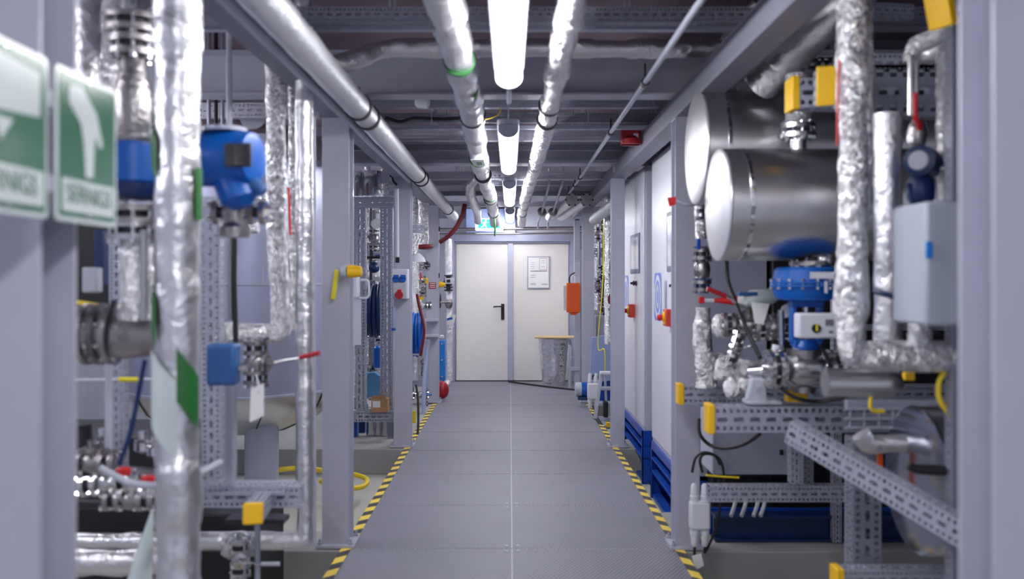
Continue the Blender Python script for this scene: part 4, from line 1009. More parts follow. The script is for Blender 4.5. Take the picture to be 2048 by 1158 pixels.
for k, (xx, lb) in enumerate(((1665, 'left small pipe clamp under the foil bend'), (1682, 'right small pipe clamp under the foil bend'))):
    one('pipe_clamp', G().lathe([(.03, 0), (.042, .005), (.042, .03), (.03, .035)], P(xx, 770, 3.7), (1, 0, 0), 18), 'cast', lb, 'clamp')
# black box added to darken the background behind the right skid
t = thing('dark_backdrop', 'tall black box added as the dark background behind the right skid', 'enclosure', (2.5, 6.1, FL))
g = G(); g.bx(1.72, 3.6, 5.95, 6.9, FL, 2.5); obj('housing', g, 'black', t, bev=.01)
g = G(); g.bx(1.74, 3.5, 5.93, 5.95, 1.2, 1.24); obj('rail', g, 'plain_galv', t)

# ------------------------------------------------------------------ green signs at left
def sign(label, y0, y1, kind, txt):
    """rigid sign facing the aisle; local a runs along +Y, seen from +X"""
    X = -.872; z0, z1 = 1.645, 1.945; w_ = y1-y0; yc = (y0+y1)/2
    t = thing('safety_sign', label, 'sign', (X, yc, z0), 'green signs on the nearest left column')
    ux, uy = V((0, 1, 0)), V((0, 0, 1))
    def pr(poly, off, mat, nm, par, th=.001): return obj(nm, G().prism(poly, (X+off, yc, 0), ux, uy, th), mat, par)
    zc = (z0+z1)/2
    sh = lambda p: [(a, b+zc) for a, b in p]
    obj('plate', G().prism(sh(rrect(w_, z1-z0, .012)), (X, yc, 0), ux, uy, .004), 'signwhite', t)
    f = pr(sh(rrect(w_-.02, z1-z0-.02, .008)), .0042, 'signgreen', 'green_field', t)
    pr([(-w_/2+.02, z0+.02), (w_/2-.02, z0+.02), (w_/2-.02, z0+.085), (-w_/2+.02, z0+.085)], .0055, 'signwhite', 'text_panel', f)
    g = text_geo(txt, .052, (X+.0072, yc, z0+.055), ux, uy); lb = obj('lettering', g, 'signgreen', f)
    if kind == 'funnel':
        pr([(-.02, z0+.125), (.02, z0+.165), (-.035, z0+.165)], .0055, 'signwhite', 'white_shape', f)
        pr([(-.10, z0+.17), (.11, z0+.185), (.11, z0+.265), (-.10, z0+.28)], .0055, 'signwhite', 'white_shape', f)  # pictogram white widened so it also carries the lamp glare
    else:
        pr([(-.015, z0+.095), (.018, z0+.095), (.026, z0+.185), (.05, z0+.16), (.062, z0+.17), (.035, z0+.23), (-.03, z0+.275), (-.085, z0+.27), (-.085, z0+.235), (-.035, z0+.20), (-.022, z0+.16)], .0055, 'signwhite', 'white_shape', f)
    for zz in (z0+.012, z1-.012):
        obj('fixing_screw', G().lathe([(.006, 0), (.005, .003), (0, .004)], (X+.004, yc, zz), (1, 0, 0), 12), 'bright', t)
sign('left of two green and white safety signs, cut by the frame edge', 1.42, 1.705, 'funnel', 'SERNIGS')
sign('right of two green and white safety signs, with tall white figure', 1.735, 2.00, 'shower', 'SERNIGS')
t = thing('sign_rail', 'grey steel rail carrying the two green signs', 'rail', (-.89, 1.4, 1.68))
g = G(); g.bx(-.905, -.874, 1.3, 2.02, 1.70, 1.73); obj('rail', g, 'beam', t)
g = G(); g.bx(-.905, -.874, 1.3, 2.02, 1.86, 1.89); obj('rail', g, 'beam', t)
g = G(); g.prism([(0, 0), (.28, 0), (0, -.25)], (-.95, 1.36, 1.66), (0, 1, 0), ZU, -.01); one('gusset_plate', g, 'beam', 'dark grey gusset plate below the left green sign', 'plate')
# ------------------------------------------------------------------ left foreground
t = thing('insulated_pipe', 'big blurred foil pipe with green and white tape, front left', 'pipe', P(355, 1158, 2.6))
LX = P(355, 0, 2.6).x
SEED[0] += 1
pts = [(LX, 2.6, 3.0), (LX, 2.6, 1.3), (LX-.002, 2.6, 1.05), (LX+.012, 2.58, .98), (LX+.004, 2.6, .86), (LX-.002, 2.6, FL+.1)]
obj('pipe_lagging', G().tube(pts, .066, n=28, jit=.06, wrap=.08, seed=3.3, step=.02, bend=.06), 'foil_big', t, ang=60)
def band_patch(cx, rad, z0, z1, a0, a1, tilt, mat, nm, d=2.6):
    """tape wrapped on the pipe between angles a0..a1 (0 faces the camera, positive to the right), slanting by tilt per radian"""
    g = G(); n = 12
    for k in range(n+1):
        a = a0+(a1-a0)*k/n
        x, y = cx+rad*math.sin(a), d-rad*math.cos(a)
        for zz in (z0, z1): g.v.append(V((x, y, zz+tilt*(a-a0))))
    for k in range(n): g.f.append((2*k, 2*k+2, 2*k+3, 2*k+1))
    return obj(nm, g, mat, t)
band_patch(LX, .071, 1.90, 2.02, -1.5, -.55, -.10, 'green', 'green_tape')
band_patch(LX, .071, 1.43, 1.56, -1.5, -.6, -.10, 'green', 'green_tape')
band_patch(LX, .0712, 1.12, 1.34, -1.0, .35, -.07, 'signwhite', 'white_tape')
band_patch(LX+.001, .0715, 1.19, 1.34, .3, 1.25, -.09, 'green', 'green_tape')
band_patch(LX, .071, 1.70, 1.85, 1.1, 1.6, .0, 'green', 'green_tape')
# valve stack on the left
def lathe_thing(name, label, cat, c): return thing(name, label, cat, c)
t = thing('actuated_valve', 'tall dark valve stack with blue actuator right of green signs', 'valve', P(268, 480, 2.85))
d = 2.85; cc = lambda y: P(266, y, d)
flange(t, cc(50), (0, 0, 1), .085, 'cast', bolts=8); flange(t, cc(95), (0, 0, 1), .075, 'cast', bolts=8)
obj('valve_body', G().lathe([(.04, 0), (.055, .05), (.06, .14), (.045, .22), (.035, .30)], cc(290), (0, 0, 1), 24), 'cast', t)
obj('top_pipe', G().cyl(cc(45), cc(-120), .045), 'steel', t)
obj('bonnet', G().lathe([(.08, 0), (.085, .01), (.085, .025), (.05, .03)], cc(290), (0, 0, 1), 24), 'cast', t)
obj('actuator', G().lathe([(.09, 0), (.105, .01), (.105, .12), (.09, .13)], cc(372), (0, 0, 1), 36), 'blue', t)
obj('actuator_base', G().lathe([(.08, 0), (.095, .02), (.095, .05)], cc(398), (0, 0, 1), 36), 'navy', t)
flange(t, cc(430), (0, 0, 1), .085, 'cast', bolts=8); flange(t, cc(462), (0, 0, 1), .08, 'steel', bolts=8)
obj('lower_neck', G().cyl(cc(415), cc(480), .05), 'cast', t)
pipe('dull foil pipe hanging under the left valve stack', [P(272, 475, 2.85), P(272, 640, 2.85)], .052, 'foil', jit=.1, n=22)
t = thing('cast_valve', 'wide cast steel valve body blurred between left columns', 'valve', P(230, 720, 2.95))
obj('body', G().lathe([(.05, -.2), (.085, -.17), (.09, -.1), (.075, -.05), (.08, .03), (.07, .12), (.05, .2)], P(235, 668, 2.95), (1, 0, 0), 30), 'cast', t)
obj('neck', G().lathe([(.05, 0), (.055, .1), (.06, .14)], P(275, 690, 2.95), (0, 0, 1), 24), 'foil_dull', t)
flange(t, P(190, 668, 2.95), (1, 0, 0), .10, 'cast', bolts=8); flange(t, P(215, 668, 2.95), (1, 0, 0), .10, 'cast', bolts=8)
cable('black cable curving down beside the cast valve body', [P(228, 600, 2.8), P(216, 640, 2.8), P(212, 690, 2.8), P(220, 715, 2.8)], .008)
cable('dark blue cable hanging below the cast valve body', [P(290, 720, 2.9), P(280, 770, 2.9), P(262, 860, 2.9), P(238, 930, 2.9)], .008, 'navy')
one('drop_pipe', G().cyl(P(288, 460, 2.7), P(288, 640, 2.7), .012), 'steel', 'slim steel tube beside the foil under left valve stack', 'pipe')
pipe('blurred foil pipe directly right of green signs, top left', [P(228, -80, 3.1), P(222, 200, 3.1)], .036, jit=.1)
pipe('dull foil pipe behind the green signs, leftmost upright', [P(175, -100, 3.3), P(175, 430, 3.3)], .045, 'foil_dull', jit=.1)
pipe('foil pipe behind green signs, between two others at top left', [P(130, -100, 3.3), P(130, 440, 3.3)], .03, jit=.1)
one('blue_frame_bar', G().box(P(203, 515, 3.3), (.035, .05, .2)), 'navy', 'dark blue upright bar below the right green sign', 'bar', bev=.004)
one('grey_switch', G().box(P(185, 560, 3.25), (.055, .05, .09)), 'grey', 'small grey switch box below the dark blue bar', 'switch', bev=.006)
cable('dull yellow cable running left below the grey switch', [P(155, 605, 3.2), P(190, 610, 3.2), P(240, 618, 3.2)], .008, 'hosegreen')
strut('upright perforated strut between left column and cast valve body', P(238, 470, 3.5), P(238, 965, 3.5), .055, .05, 'galv', up=(0, 1, 0))
one('steel_tube', G().cyl(P(217, 720, 3.3), P(217, 900, 3.3), .012), 'grey', 'grey tube left of the narrow upright perforated strut', 'tube')
t = thing('level_gauge', 'thin horizontal white rod with yellow sleeve, far left', 'rod', P(230, 760, 3.45))
obj('rod', G().cyl(P(150, 760, 3.42), P(315, 758, 3.42), .005), 'white', t)
obj('sleeve', G().cyl(P(238, 759, 3.42), P(276, 759, 3.42), .009), 'lime', t)
# blue display transmitter
t = thing('flow_transmitter', 'large blue flow transmitter with dark display, blurred front left', 'instrument', P(455, 400, 2.95))
c = P(450, 318, 2.95)
obj('housing', G().lathe([(.07, -.11), (.088, -.10), (.09, -.03), (.09, .06), (.078, .085)], c, (1, -.25, 0), 36), 'blue', t)
obj('cover', G().lathe([(.05, .078), (.084, .080), (.086, .088), (.08, .105), (.06, .11)], c, (1, -.25, 0), 36), 'blue', t)
obj('display', G().box(P(476, 310, 2.84), (.085, .012, .075)), 'dark', t, bev=.004)
obj('display_glass', G().box(P(480, 310, 2.832), (.035, .006, .062)), 'window', t)
obj('terminal_box', G().lathe([(.05, 0), (.065, .02), (.065, .09), (.03, .12)], P(462, 345, 2.95), (.35, 0, -1), 30), 'blue', t)
obj('cable_gland', G().lathe([(.02, 0), (.025, .02), (.018, .06)], P(500, 360, 2.93), (.8, 0, -.7), 16), 'steelblue', t)
obj('neck', G().lathe([(.03, 0), (.028, .08), (.05, .10), (.05, .13)], P(470, 395, 2.98), (0, 0, -1), 20), 'cast', t)
obj('top_cap', G().lathe([(.07, 0), (.07, .012)], c+V((0, 0, .088)), (0, 0, 1), 24), 'plain_galv', t)
valve('cast steel fitting directly below the large blue transmitter', P(480, 425, 3.1), (1, 0, 0), .04, L=.12, mat='cast', hdir=(0, 0, -1), bolts=4)
# struts and pipes, left machine
strut('broad upright perforated strut under the large blue transmitter', P(424, 395, 3.6), P(428, 965, 3.6), .078, .06, 'galv', up=(0, 1, 0))
one('upright_channel', G().bx(P(448, 0, 3.7).x, P(468, 0, 3.7).x, 3.68, 3.74, P(0, 965, 3.7).z, P(0, 700, 3.7).z), 'plain_galv', 'plain grey upright channel right of broad perforated strut', 'channel')
one('steel_tube', G().tube([P(458, 60, 4.3), P(459, 290, 4.3), P(462, 520, 4.1)], .014), 'grey', 'thin pale tube hanging from ceiling above blue transmitter', 'tube')
for k, xx in enumerate((418, 432, 445)):
    one('threaded_rod', G().cyl(V((P(xx, 0, 5.7).x, 5.7, 3.12)), P(xx, 300, 5.7), .012), 'dark' if k == 1 else 'plain_galv', 'threaded rod above the blue transmitter, %s of three' % ('leftmost', 'middle', 'rightmost')[k], 'rod')
pipe('upright foil pipe bending left under transmitter, left of paired foil pipes', [P(552, -40, 4.35), P(552, 400, 4.35), P(562, 668, 4.3), P(380, 665, 4.1)], .05, 'foil', jit=.08, wrap=.08, bend=.03, n=22, step=.025)
pipe('narrower upright foil pipe hugging the bent one', [P(585, 160, 4.5), P(588, 660, 4.5)], .022, 'foil', jit=.08)
pipe('tall upright foil pipe left of column, bending left near floor', [P(607, -60, 4.25), P(609, 600, 4.25), P(611, 1082, 4.2), P(150, 1082, 4.1)], .043, 'foil_big', jit=.05, wrap=.08, bend=.02, n=24, step=.025)
one('steel_tube', G().cyl(P(628, 205, 4.6), P(629, 1095, 4.6), .009), 'paint', 'slim grey tube between tall foil pipe and column', 'tube')
cable('thin red strip between the two upright foil pipes', [P(577, 375, 4.2), P(579, 430, 4.2), P(581, 470, 4.2)], .006, 'red', name='marking_line', cat='line')
t = thing('junction_box', 'muted blue junction box under the bent foil pipe', 'box', P(447, 770, 3.3))
obj('housing', G().box(P(447, 728, 3.3), (.105, .08, .15)), 'steelblue', t, bev=.012)
obj('gland', G().cyl(P(480, 735, 3.3), P(496, 735, 3.3), .018), 'steel', t)
valve('cast valve with pale lever right of muted blue box', P(512, 725, 3.7), (0, 0, 1), .05, L=.12, handle='redbox', hdir=(1, -.3, 0), ldir=(1, -.2, .25), bolts=6)
one('paper_tag', G().prism([(-.03, .06), (.02, .07), (.02, -.055), (-.035, -.07)], P(517, 805, 3.5), (1, 0, .2), ZU, -.005), 'paper', 'white paper tag dangling under the cast valve on left', 'tag')
cable('tie holding the white tag under the left cast valve', [P(512, 750, 3.65), P(516, 765, 3.55), P(518, 785, 3.5)], .005, 'grey', name='tag_tie', cat='tie')
SL_ = 'perforated struts of the left skid'
strut('horizontal perforated strut near floor, left of column', P(400, 990, 3.75), P(604, 990, 3.75), .08, .085, 'galv', group=SL_)
strut('strut stub pointing at camera with yellow cap, lower left', P(507, 1026, 3.25), P(540, 985, 4.0), .062, .066, 'galv', caps=(1, 0), group=SL_)
one('steel_plate', G().box(P(520, 975, 3.8), (.26, .22, .015)), 'plain_galv', 'flat galvanised plate over the low left strut', 'plate')
t = thing('rubber_mat', 'black flat foot plate beneath the yellow capped strut stub', 'plate', P(510, 1040, 3.9))
obj('plate', G().box(P(515, 1038, 3.9), (.25, .1, .02)), 'dark', t); obj('post', G().cyl(P(515, 1042, 3.9), P(515, 1150, 3.9)-V((0, 0, .1)), .012), 'plain_galv', t)
valve('foil wrapped drain valve with thin lever at bottom left', P(480, 1115, 3.9), (0, 0, 1), .045, L=.1, handle='grey', hdir=(.3, -1, 0), ldir=(1, 0, 0), mat='steel', bolts=4)
one('foil_wrapped_joint', G().ball(P(478, 1095, 3.95), .07, 36, (1, 1, .8)).rough(.03, 16), 'foil', 'foil lump where the drain valve meets low pipe', 'joint')
pipe('second low foil pipe at bottom left corner', [P(150, 1125, 3.7), P(340, 1122, 3.7)], .055, 'foil_dull', jit=.1)
one('paper_cone', G().lathe([(.004, 0), (.05, .30)], P(305, 1020, 3.0), (-.18, 0, -1), 20), 'signwhite', 'white wrapped cone shape at the foot of big foil pipe', 'wrap')
cable('thick grey hose passing behind big foil pipe at lower left', [P(200, 935, 3.0), P(260, 965, 3.0), P(330, 970, 2.9), P(400, 945, 2.9), P(440, 925, 3.2)], .012, 'grey', name='hose', cat='hose')
for k, (xx, yy, dd, mt) in enumerate(((247, 943, 3.1, 'red'), (297, 960, 3.0, 'red'))):
    one('red_handle', G().box(P(xx, yy, dd), (.045, .03, .028)), 'red', 'blurred red valve handle low at left, %s of two' % ('left', 'right')[k], 'cap', bev=.006)  # red valve handles as plain boxes
LV = [(185, 925, .05, 'galvanised', 'leftmost'), (215, 965, .045, 'steel', 'second'), (262, 1000, .04, 'steel', 'third'), (290, 985, .035, 'steel', 'rightmost')]
for k, (xx, yy, r, _, nm) in enumerate(LV):
    valve('small steel valve low at left, %s in the row' % nm, P(xx, yy, 3.25), (1, 0, .1*(k % 2)), r, L=.12, hdir=(0, -.2, 1), bolts=4, mat='steel' if k % 2 else 'cast')
for k, (xx, yy) in enumerate(((205, 900), (285, 905), (310, 915))):
    one('bright_fitting', G().lathe([(.015, 0), (.03, .01), (.03, .04), (.018, .05), (.018, .08)], P(xx, yy, 3.4), (0, 0, 1), 18), 'bright', 'bright round fitting above low left valves, %s of three' % ('left', 'middle', 'right')[k], 'fitting')
one('low_manifold', G().cyl(P(155, 945, 3.4), P(320, 955, 3.4), .035), 'steel', 'horizontal steel manifold behind the low left valves', 'pipe')
one('low_manifold', G().cyl(P(155, 1005, 3.4), P(310, 1010, 3.4), .022), 'dark', 'dark pipe under the steel manifold at lower left', 'pipe')
one('tray_edge', G().box(P(290, 1013, 3.3), (.12, .02, .006)), 'white', 'thin white tray edge beside the big foil pipe', 'tray')
t = thing('dark_backing', 'black box added as dark backing behind left valve stack', 'cabinet', (-1.9, 4.1, FL))  # added black box, darkens the area behind the valve stack
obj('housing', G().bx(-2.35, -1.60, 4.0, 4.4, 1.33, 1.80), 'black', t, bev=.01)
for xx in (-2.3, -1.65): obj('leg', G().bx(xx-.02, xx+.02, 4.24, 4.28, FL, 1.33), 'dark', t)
one('dark_block', G().bx(-2.6, -1.66, 4.3, 4.9, FL, .78), 'black', 'taller black block added as the dark zone behind low left valves', 'machine', bev=.01)  # added black block, stands in for the dark zone behind the valves
one('dark_block', G().bx(-1.64, -1.22, 4.3, 4.9, FL, .42), 'black', 'lower black block added to darken the floor behind left pipework', 'machine', bev=.01)  # added black block, darkens the grey floor behind the pipes
one('dark_manifold', G().tube([P(165, 850, 3.7), P(170, 930, 3.7)], .035), 'dark', 'short dark upright pipe by nearest left column', 'pipe')
one('drop_pipe', G().tube([P(270, 880, 3.6), P(305, 885, 3.6), P(312, 930, 3.6)], .008), 'steel', 'thin bent steel line over the low left valves', 'pipe')
# big vessel
t = thing('storage_vessel', 'large upright lagged vessel with domed ends in left bay', 'vessel', (-2.1, 7.0, FL))
vc = V((-2.1, 7.0, 0)); vr = .80
prof = [(0, .36), (vr*.3, .37), (vr*.55, .41), (vr*.75, .48), (vr*.9, .57), (vr*.97, .66), (vr, .72)]
obj('bottom_dish', G().lathe(prof, vc, (0, 0, 1), 72), 'sheet', t)
obj('shell', G().lathe([(vr*1.01, .715), (vr*1.01, 2.40)], vc, (0, 0, 1), 72), paint('vessel_sheet', rgb(176, 180, 206), .34, .55, var=.03, scale=2), t)
obj('top_dish', G().lathe([(vr, 2.40), (vr*.93, 2.52), (vr*.7, 2.66), (vr*.3, 2.76), (0, 2.78)], vc, (0, 0, 1), 72), paint('pale_pink_steel', rgb(206, 192, 200), .3, .4), t)
for z in (.715, 2.40, 1.5): obj('seam_band', G().lathe([(vr*1.01, 0), (vr*1.018, .003), (vr*1.018, .017), (vr*1.01, .02)], vc+V((0, 0, z-.01)), (0, 0, 1), 72), 'plain_galv', t)
for k in range(10):
    a = k*PI/5+.2
    pts = [vc+V((math.cos(a)*r_*1.004, math.sin(a)*r_*1.004, z_-.003)) for r_, z_ in prof[1:]]
    obj('dish_seam', G().tube(pts, .004, n=6, bend=.001, step=1), 'dark', t)
for x_, y_ in ((-1.81, 6.62), (-2.5, 6.7), (-2.1, 7.6)):
    obj('leg', G().lathe([(.12, 0), (.12, .78)], (x_, y_, FL), (0, 0, 1), 32), 'plain_galv', t)
obj('manhole_flange', G().lathe([(.05, 0), (.05, .03), (.09, .03), (.09, .05), (.02, .05)], P(508, 238, 6.3), (.1, -1, .2), 24), 'grey', t)
obj('blue_label', G().prism([(-.025, -.13), (.025, -.13), (.025, .13), (-.025, .13)], P(498, 552, 6.28), (1, 0, 0), ZU, -.004), 'royal', t)
obj('grey_label', G().prism([(-.03, -.08), (.03, -.08), (.03, .08), (-.03, .08)], P(518, 560, 6.29), (1, 0, 0), ZU, -.004), 'grey', t)
for k, (xx, yy) in enumerate(((520, 395), (495, 455))):
    pipe('short foil branch in front of the large vessel, %s' % ('upper', 'lower')[k], [P(xx-25, yy+2, 5.5), P(xx+22, yy, 5.5)], .04, jit=.12)
strut('white perforated strut above the large vessel', P(400, 222, 6.0), P(640, 222, 6.0), .06, .10, 'galv_white')
strut('small perforated bracket between foil pipes at left', P(508, 290, 5.0), P(532, 290, 5.0), .05, .12, 'galv')
# rods in left bay and lines
one('black_conduit', G().tube([P(470, 420, 3.9), P(468, 560, 3.9), P(472, 700, 3.9)], .011), 'black', 'black upright conduit in front of the large vessel', 'conduit')
one('steel_rod', G().cyl(P(460, 420, 3.95), P(462, 640, 3.95), .010), 'steel', 'steel upright rod left of the black conduit', 'rod')
cable('yellow hose lying in a loop on floor behind the left column', [P(555, 940, 7.2), P(600, 937, 7.3), P(690, 946, 7.25), P(728, 955, 7.2), P(734, 965, 7.1), P(722, 974, 7.0), P(690, 975, 6.95), P(640, 962, 7.0)], .020, 'hosegreen', name='yellow_hose', cat='hose')
# ------------------------------------------------------------------ on left columns
t = thing('warning_lamp', 'yellow lamp dome on right side of the second left column', 'lamp', P(700, 543, 5.1))
obj('base', G().lathe([(.03, 0), (.035, .01), (.035, .03)], P(683, 543, 5.1), (1, 0, 0), 20), 'grey', t)
obj('dome', G().lathe([(.034, 0), (.037, .012), (.033, .05), (.028, .075), (.012, .08), (0, .08)], P(696, 543, 5.1), (1, 0, 0), 24), 'yellow', t)
one('yellow_tag', G().prism([(-.016, -.085), (.010, -.088), (.03, .08), (.008, .085)], P(667, 568, 5.15), (1, 0, 0), ZU, -.004), 'lime', 'narrow yellow tag taped slanting on second left column', 'tag')
one('tape_patch', G().prism([(-.018, -.03), (.018, -.03), (.018, .03), (-.018, .03)], P(686, 543, 5.165), (1, 0, 0), ZU, -.005), 'grey', 'pinkish grey tape patch beside the yellow lamp', 'tape')
t = thing('conduit', 'thin upright conduit with black clips beside second left column', 'conduit', P(700, 300, 5.4))
obj('tube', G().tube([P(699, 285, 5.4), P(699, 430, 5.4), P(701, 520, 5.4)], .008), 'plain_galv', t)
for yy in (300, 335, 455, 508): obj('clip', G().box(P(697, yy, 5.38), (.03, .03, .035)), 'black', t, bev=.004)
t = thing('conduit', 'white upright conduit with black ends above the socket box', 'conduit', P(796, 430, 8.22))
obj('tube', G().tube([P(783, 333, 8.22), P(783, 348, 8.22)], .014), 'white', t)
obj('tube', G().tube([P(794, 378, 8.22), P(795, 516, 8.22)], .016), 'white', t)
obj('bent_cable', G().tube([P(783, 348, 8.22), P(786, 362, 8.22), P(794, 370, 8.22)], .010), 'black', t)
obj('clip', G().box(P(795, 520, 8.21), (.035, .03, .05)), 'black', t, bev=.004); obj('clip', G().box(P(783, 350, 8.21), (.035, .03, .04)), 'black', t, bev=.004)
# socket box
t = thing('socket_box', 'white wall box with two blue sockets and one red socket', 'socket', P(800, 600, 8.25))
a, b = P(784, 538, 8.2), P(816, 598, 8.2)
obj('housing', G().bx(a.x, b.x, 8.19, 8.295, b.z, a.z), 'white', t, bev=.008)
obj('lower_step', G().bx(a.x+.01, b.x-.01, 8.16, 8.2, b.z, b.z+.15), 'grey', t, bev=.008)
for xx in (792, 806):
    obj('blue_socket', G().lathe([(.030, 0), (.032, .02), (.030, .035), (0, .037)], P(xx, 558, 8.19), YB, 24), 'skyblue' if 0 else 'blue', t)
    obj('socket_lid', G().box(P(xx, 553, 8.145), (.05, .02, .03)), 'blue', t, bev=.006)
obj('red_socket', G().lathe([(.035, 0), (.038, .03), (.036, .05), (0, .052)], P(799, 590, 8.16), YB, 26), 'redbox', t)
obj('red_lid', G().box(P(799, 581, 8.12), (.035, .03, .02)), 'red', t, bev=.005)
t = thing('grey_tube_holder', 'clear and blue document tube on the socket column', 'tube', P(788, 660, 8.2))
obj('tube', G().cyl(P(787, 613, 8.24), P(787, 660, 8.24), .018), 'clear', t); obj('blue_foot', G().cyl(P(787, 656, 8.24), P(787, 661, 8.24), .02), 'blue', t)
obj('drain_line', G().cyl(P(787, 661, 8.24), P(787, 760, 8.24), .013), 'plain_galv', t)
# column 3 items
t = thing('warning_label', 'small red label with white lines on farthest left column', 'label', P(867, 571, 11.29))
a, b = P(858, 565, 11.29), P(872, 577, 11.29)
lb = obj('plate', G().bx(a.x, b.x, 11.292, 11.298, b.z, a.z), 'redbox', t)
for k in range(3):
    zz = b.z+.012+.022*k; obj('white_line', G().bx(a.x+.01, b.x-.01, 11.289, 11.292, zz, zz+.009), 'paper', lb)
t = thing('warning_lamp', 'yellow lamp dome on right side of farthest left column', 'lamp', P(882, 569, 11.35))
obj('base', G().cyl(P(876, 569, 11.35), P(879, 569, 11.35), .035), 'grey', t)
obj('dome', G().lathe([(.034, 0), (.038, .012), (.030, .05), (.018, .08), (0, .085)], P(878, 569, 11.35), (1, 0, 0), 20), 'yellow', t)
t = thing('conduit', 'thin conduit with black end beside farthest left column', 'conduit', P(877, 500, 11.4))
obj('tube', G().tube([P(877, 455, 11.4), P(877, 548, 11.4)], .012), 'plain_galv', t); obj('clip', G().box(P(877, 551, 11.4), (.03, .03, .06)), 'black', t, bev=.004); obj('clip', G().box(P(877, 458, 11.4), (.04, .03, .06)), 'black', t, bev=.004)
cable('dark red hose hanging down overhead before the door frame', [P(930, 408, 11.0), P(925, 430, 11.0), P(912, 455, 11.0), P(896, 473, 11.0), P(880, 484, 11.05)], .028, 'maroon', name='hose', cat='hose')
pipe('foil pipe upright between farthest left column and doors', [P(897, 478, 12.6), P(897, 550, 12.6)], .052, jit=.08)
pipe('lower foil pipe upright left of the door frame', [P(898, 582, 12.6), P(899, 700, 12.6), P(899, 762, 12.6)], .045, jit=.06)
t = valve('black and white motor valve on foil pipe left of doors', P(897, 566, 12.55), (0, 0, 1), .06, L=.16, mat='dark', hdir=(-1, -.2, 0), bolts=4)
obj('display_box', G().box(P(899, 562, 12.45), (.12, .05, .08)), 'white', t, bev=.004); obj('display_glass', G().box(P(897, 562, 12.42), (.05, .01, .04)), 'dark', t)
t = thing('hand_wheel', 'black handwheel valve below the motor valve left of doors', 'valve', P(886, 605, 12.3))
obj('wheel', G().tube([P(880, 590, 12.3)+V((0, .09*math.cos(a), .09+.09*math.sin(a)-.17)) for a in [k*PI/10 for k in range(21)]], .011, n=8, bend=.001), 'black', t)
obj('spindle', G().cyl(P(880, 605, 12.3), P(900, 605, 12.5), .014), 'cast', t); obj('body', G().lathe([(.04, -.06), (.06, 0), (.04, .06)], P(898, 607, 12.55), (0, 0, 1), 18), 'cast', t)
one('paper_tag', G().prism([(-.05, -.06), (.02, -.075), (.055, .05), (-.01, .07)], P(904, 638, 12.1), (1, 0, 0), ZU, -.004), 'paper', 'white tag turned aside, higher of two left of doors', 'tag')
t = thing('paper_tag', 'white tag with blue top edge, lower of two left of doors', 'tag', P(900, 650, 12.0))
obj('card', G().prism([(-.02, -.075), (.045, -.06), (.02, .07), (-.045, .055)], P(901, 645, 12.0), (1, 0, 0), ZU, -.004), 'paper', t)
obj('blue_edge', G().prism([(-.04, .028), (.03, .044), (.024, .072), (-.047, .057)], P(901, 645, 11.99), (1, 0, 0), ZU, -.004), 'blue', t)
t = thing('blue_pump_tank', 'bright blue narrow tank standing left of the doors', 'tank', P(884, 765, 11.9))
obj('body', G().box(P(884, 720, 11.9), (.09, .2, .52)), 'skyblue', t, bev=.01)
for yy in (688, 720, 753): obj('stud', G().lathe([(.012, 0), (.012, .02), (0, .022)], P(884, yy, 11.79), YB, 10), 'bright', t)
obj('white_cap', G().lathe([(.03, 0), (.03, .03), (.018, .04)], P(884, 676, 11.9), (0, 0, 1), 16), 'white', t)
one('red_ball', G().ball(P(884, 780, 11.6), .09, 20, (1, 1, 1.25)), 'redbox', 'dark red rounded vessel at foot of farthest left column', 'vessel')
one('foil_bundle', G().ball(P(890, 768, 12.0), .075, 16), 'foil', 'white foil bundle above the dark red vessel', 'bundle')
for yy, lb in ((640, 'upper'), (671, 'lower')):
    one('steel_bracket', G().box(P(864, yy, 11.2), (.16, .14, .03)), 'paint', '%s grey bracket on front of farthest left column' % lb, 'bracket', bev=.003)
# ------------------------------------------------------------------ tubular/strut skid in the second left bay
SG = 'perforated struts of the second left skid'
for k, (x0, nm) in enumerate(((720, 'left'), (774, 'right'))):
    strut('broad perforated upright, %s one of the second left skid' % nm, P(x0, 415, 8.7), P(x0, 832, 8.7), .12, .09, 'galv', up=(0, 1, 0), group=SG)
strut('perforated top beam of the second left skid', P(700, 405, 8.65), P(788, 405, 8.65), .09, .10, 'galv', group=SG)
strut('perforated base beam of the second left skid below cardboard box', P(690, 832, 8.65), P(790, 832, 8.65), .09, .10, 'galv', group=SG)
strut('perforated rear upright of the second left skid', P(745, 420, 9.6), P(745, 800, 9.6), .07, .07, 'galv_dark', up=(0, 1, 0), group=SG)
t = thing('cardboard_box', 'small open cardboard box with white label on skid beam', 'box', P(760, 824, 8.6))
a, b = P(743, 797, 8.55), P(776, 825, 8.55)
obj('carton', G().bx(a.x, b.x, 8.53, 8.70, b.z+.005, a.z), 'card', t, bev=.003)
obj('flap', G().prism([(0, 0), (.14, 0), (.13, .03), (.01, .035)], (a.x, 8.54, a.z), (1, 0, 0), (0, -.5, 1), .003), 'card', t)
obj('label_sheet', G().bx(a.x+.015, a.x+.085, 8.527, 8.53, b.z+.05, b.z+.11), 'paper', t)
t = thing('white_enclosure', 'white rounded switch enclosure beside the second left column', 'enclosure', P(710, 597, 8.0))
a, b = P(693, 552, 7.9), P(716, 596, 7.9)
obj('housing', G().bx(a.x, b.x, 7.9, 8.02, b.z, a.z), 'white', t, bev=.015); obj('display', G().box(P(704, 572, 7.89), (.03, .01, .06)), 'clear', t)
obj('panel_plate', G().bx(P(695, 0, 8.1).x, P(722, 0, 8.1).x, 8.1, 8.11, P(0, 690, 8.1).z, P(0, 597, 8.1).z), 'cab', t)
one('wire_loop', G().tube([P(722, 560, 8.1), P(736, 560, 8.1), P(738, 575, 8.1), P(738, 590, 8.1), P(734, 596, 8.1), P(716, 596, 8.1)], .012), 'white', 'white rounded tube hoop right of the white enclosure', 'hoop')
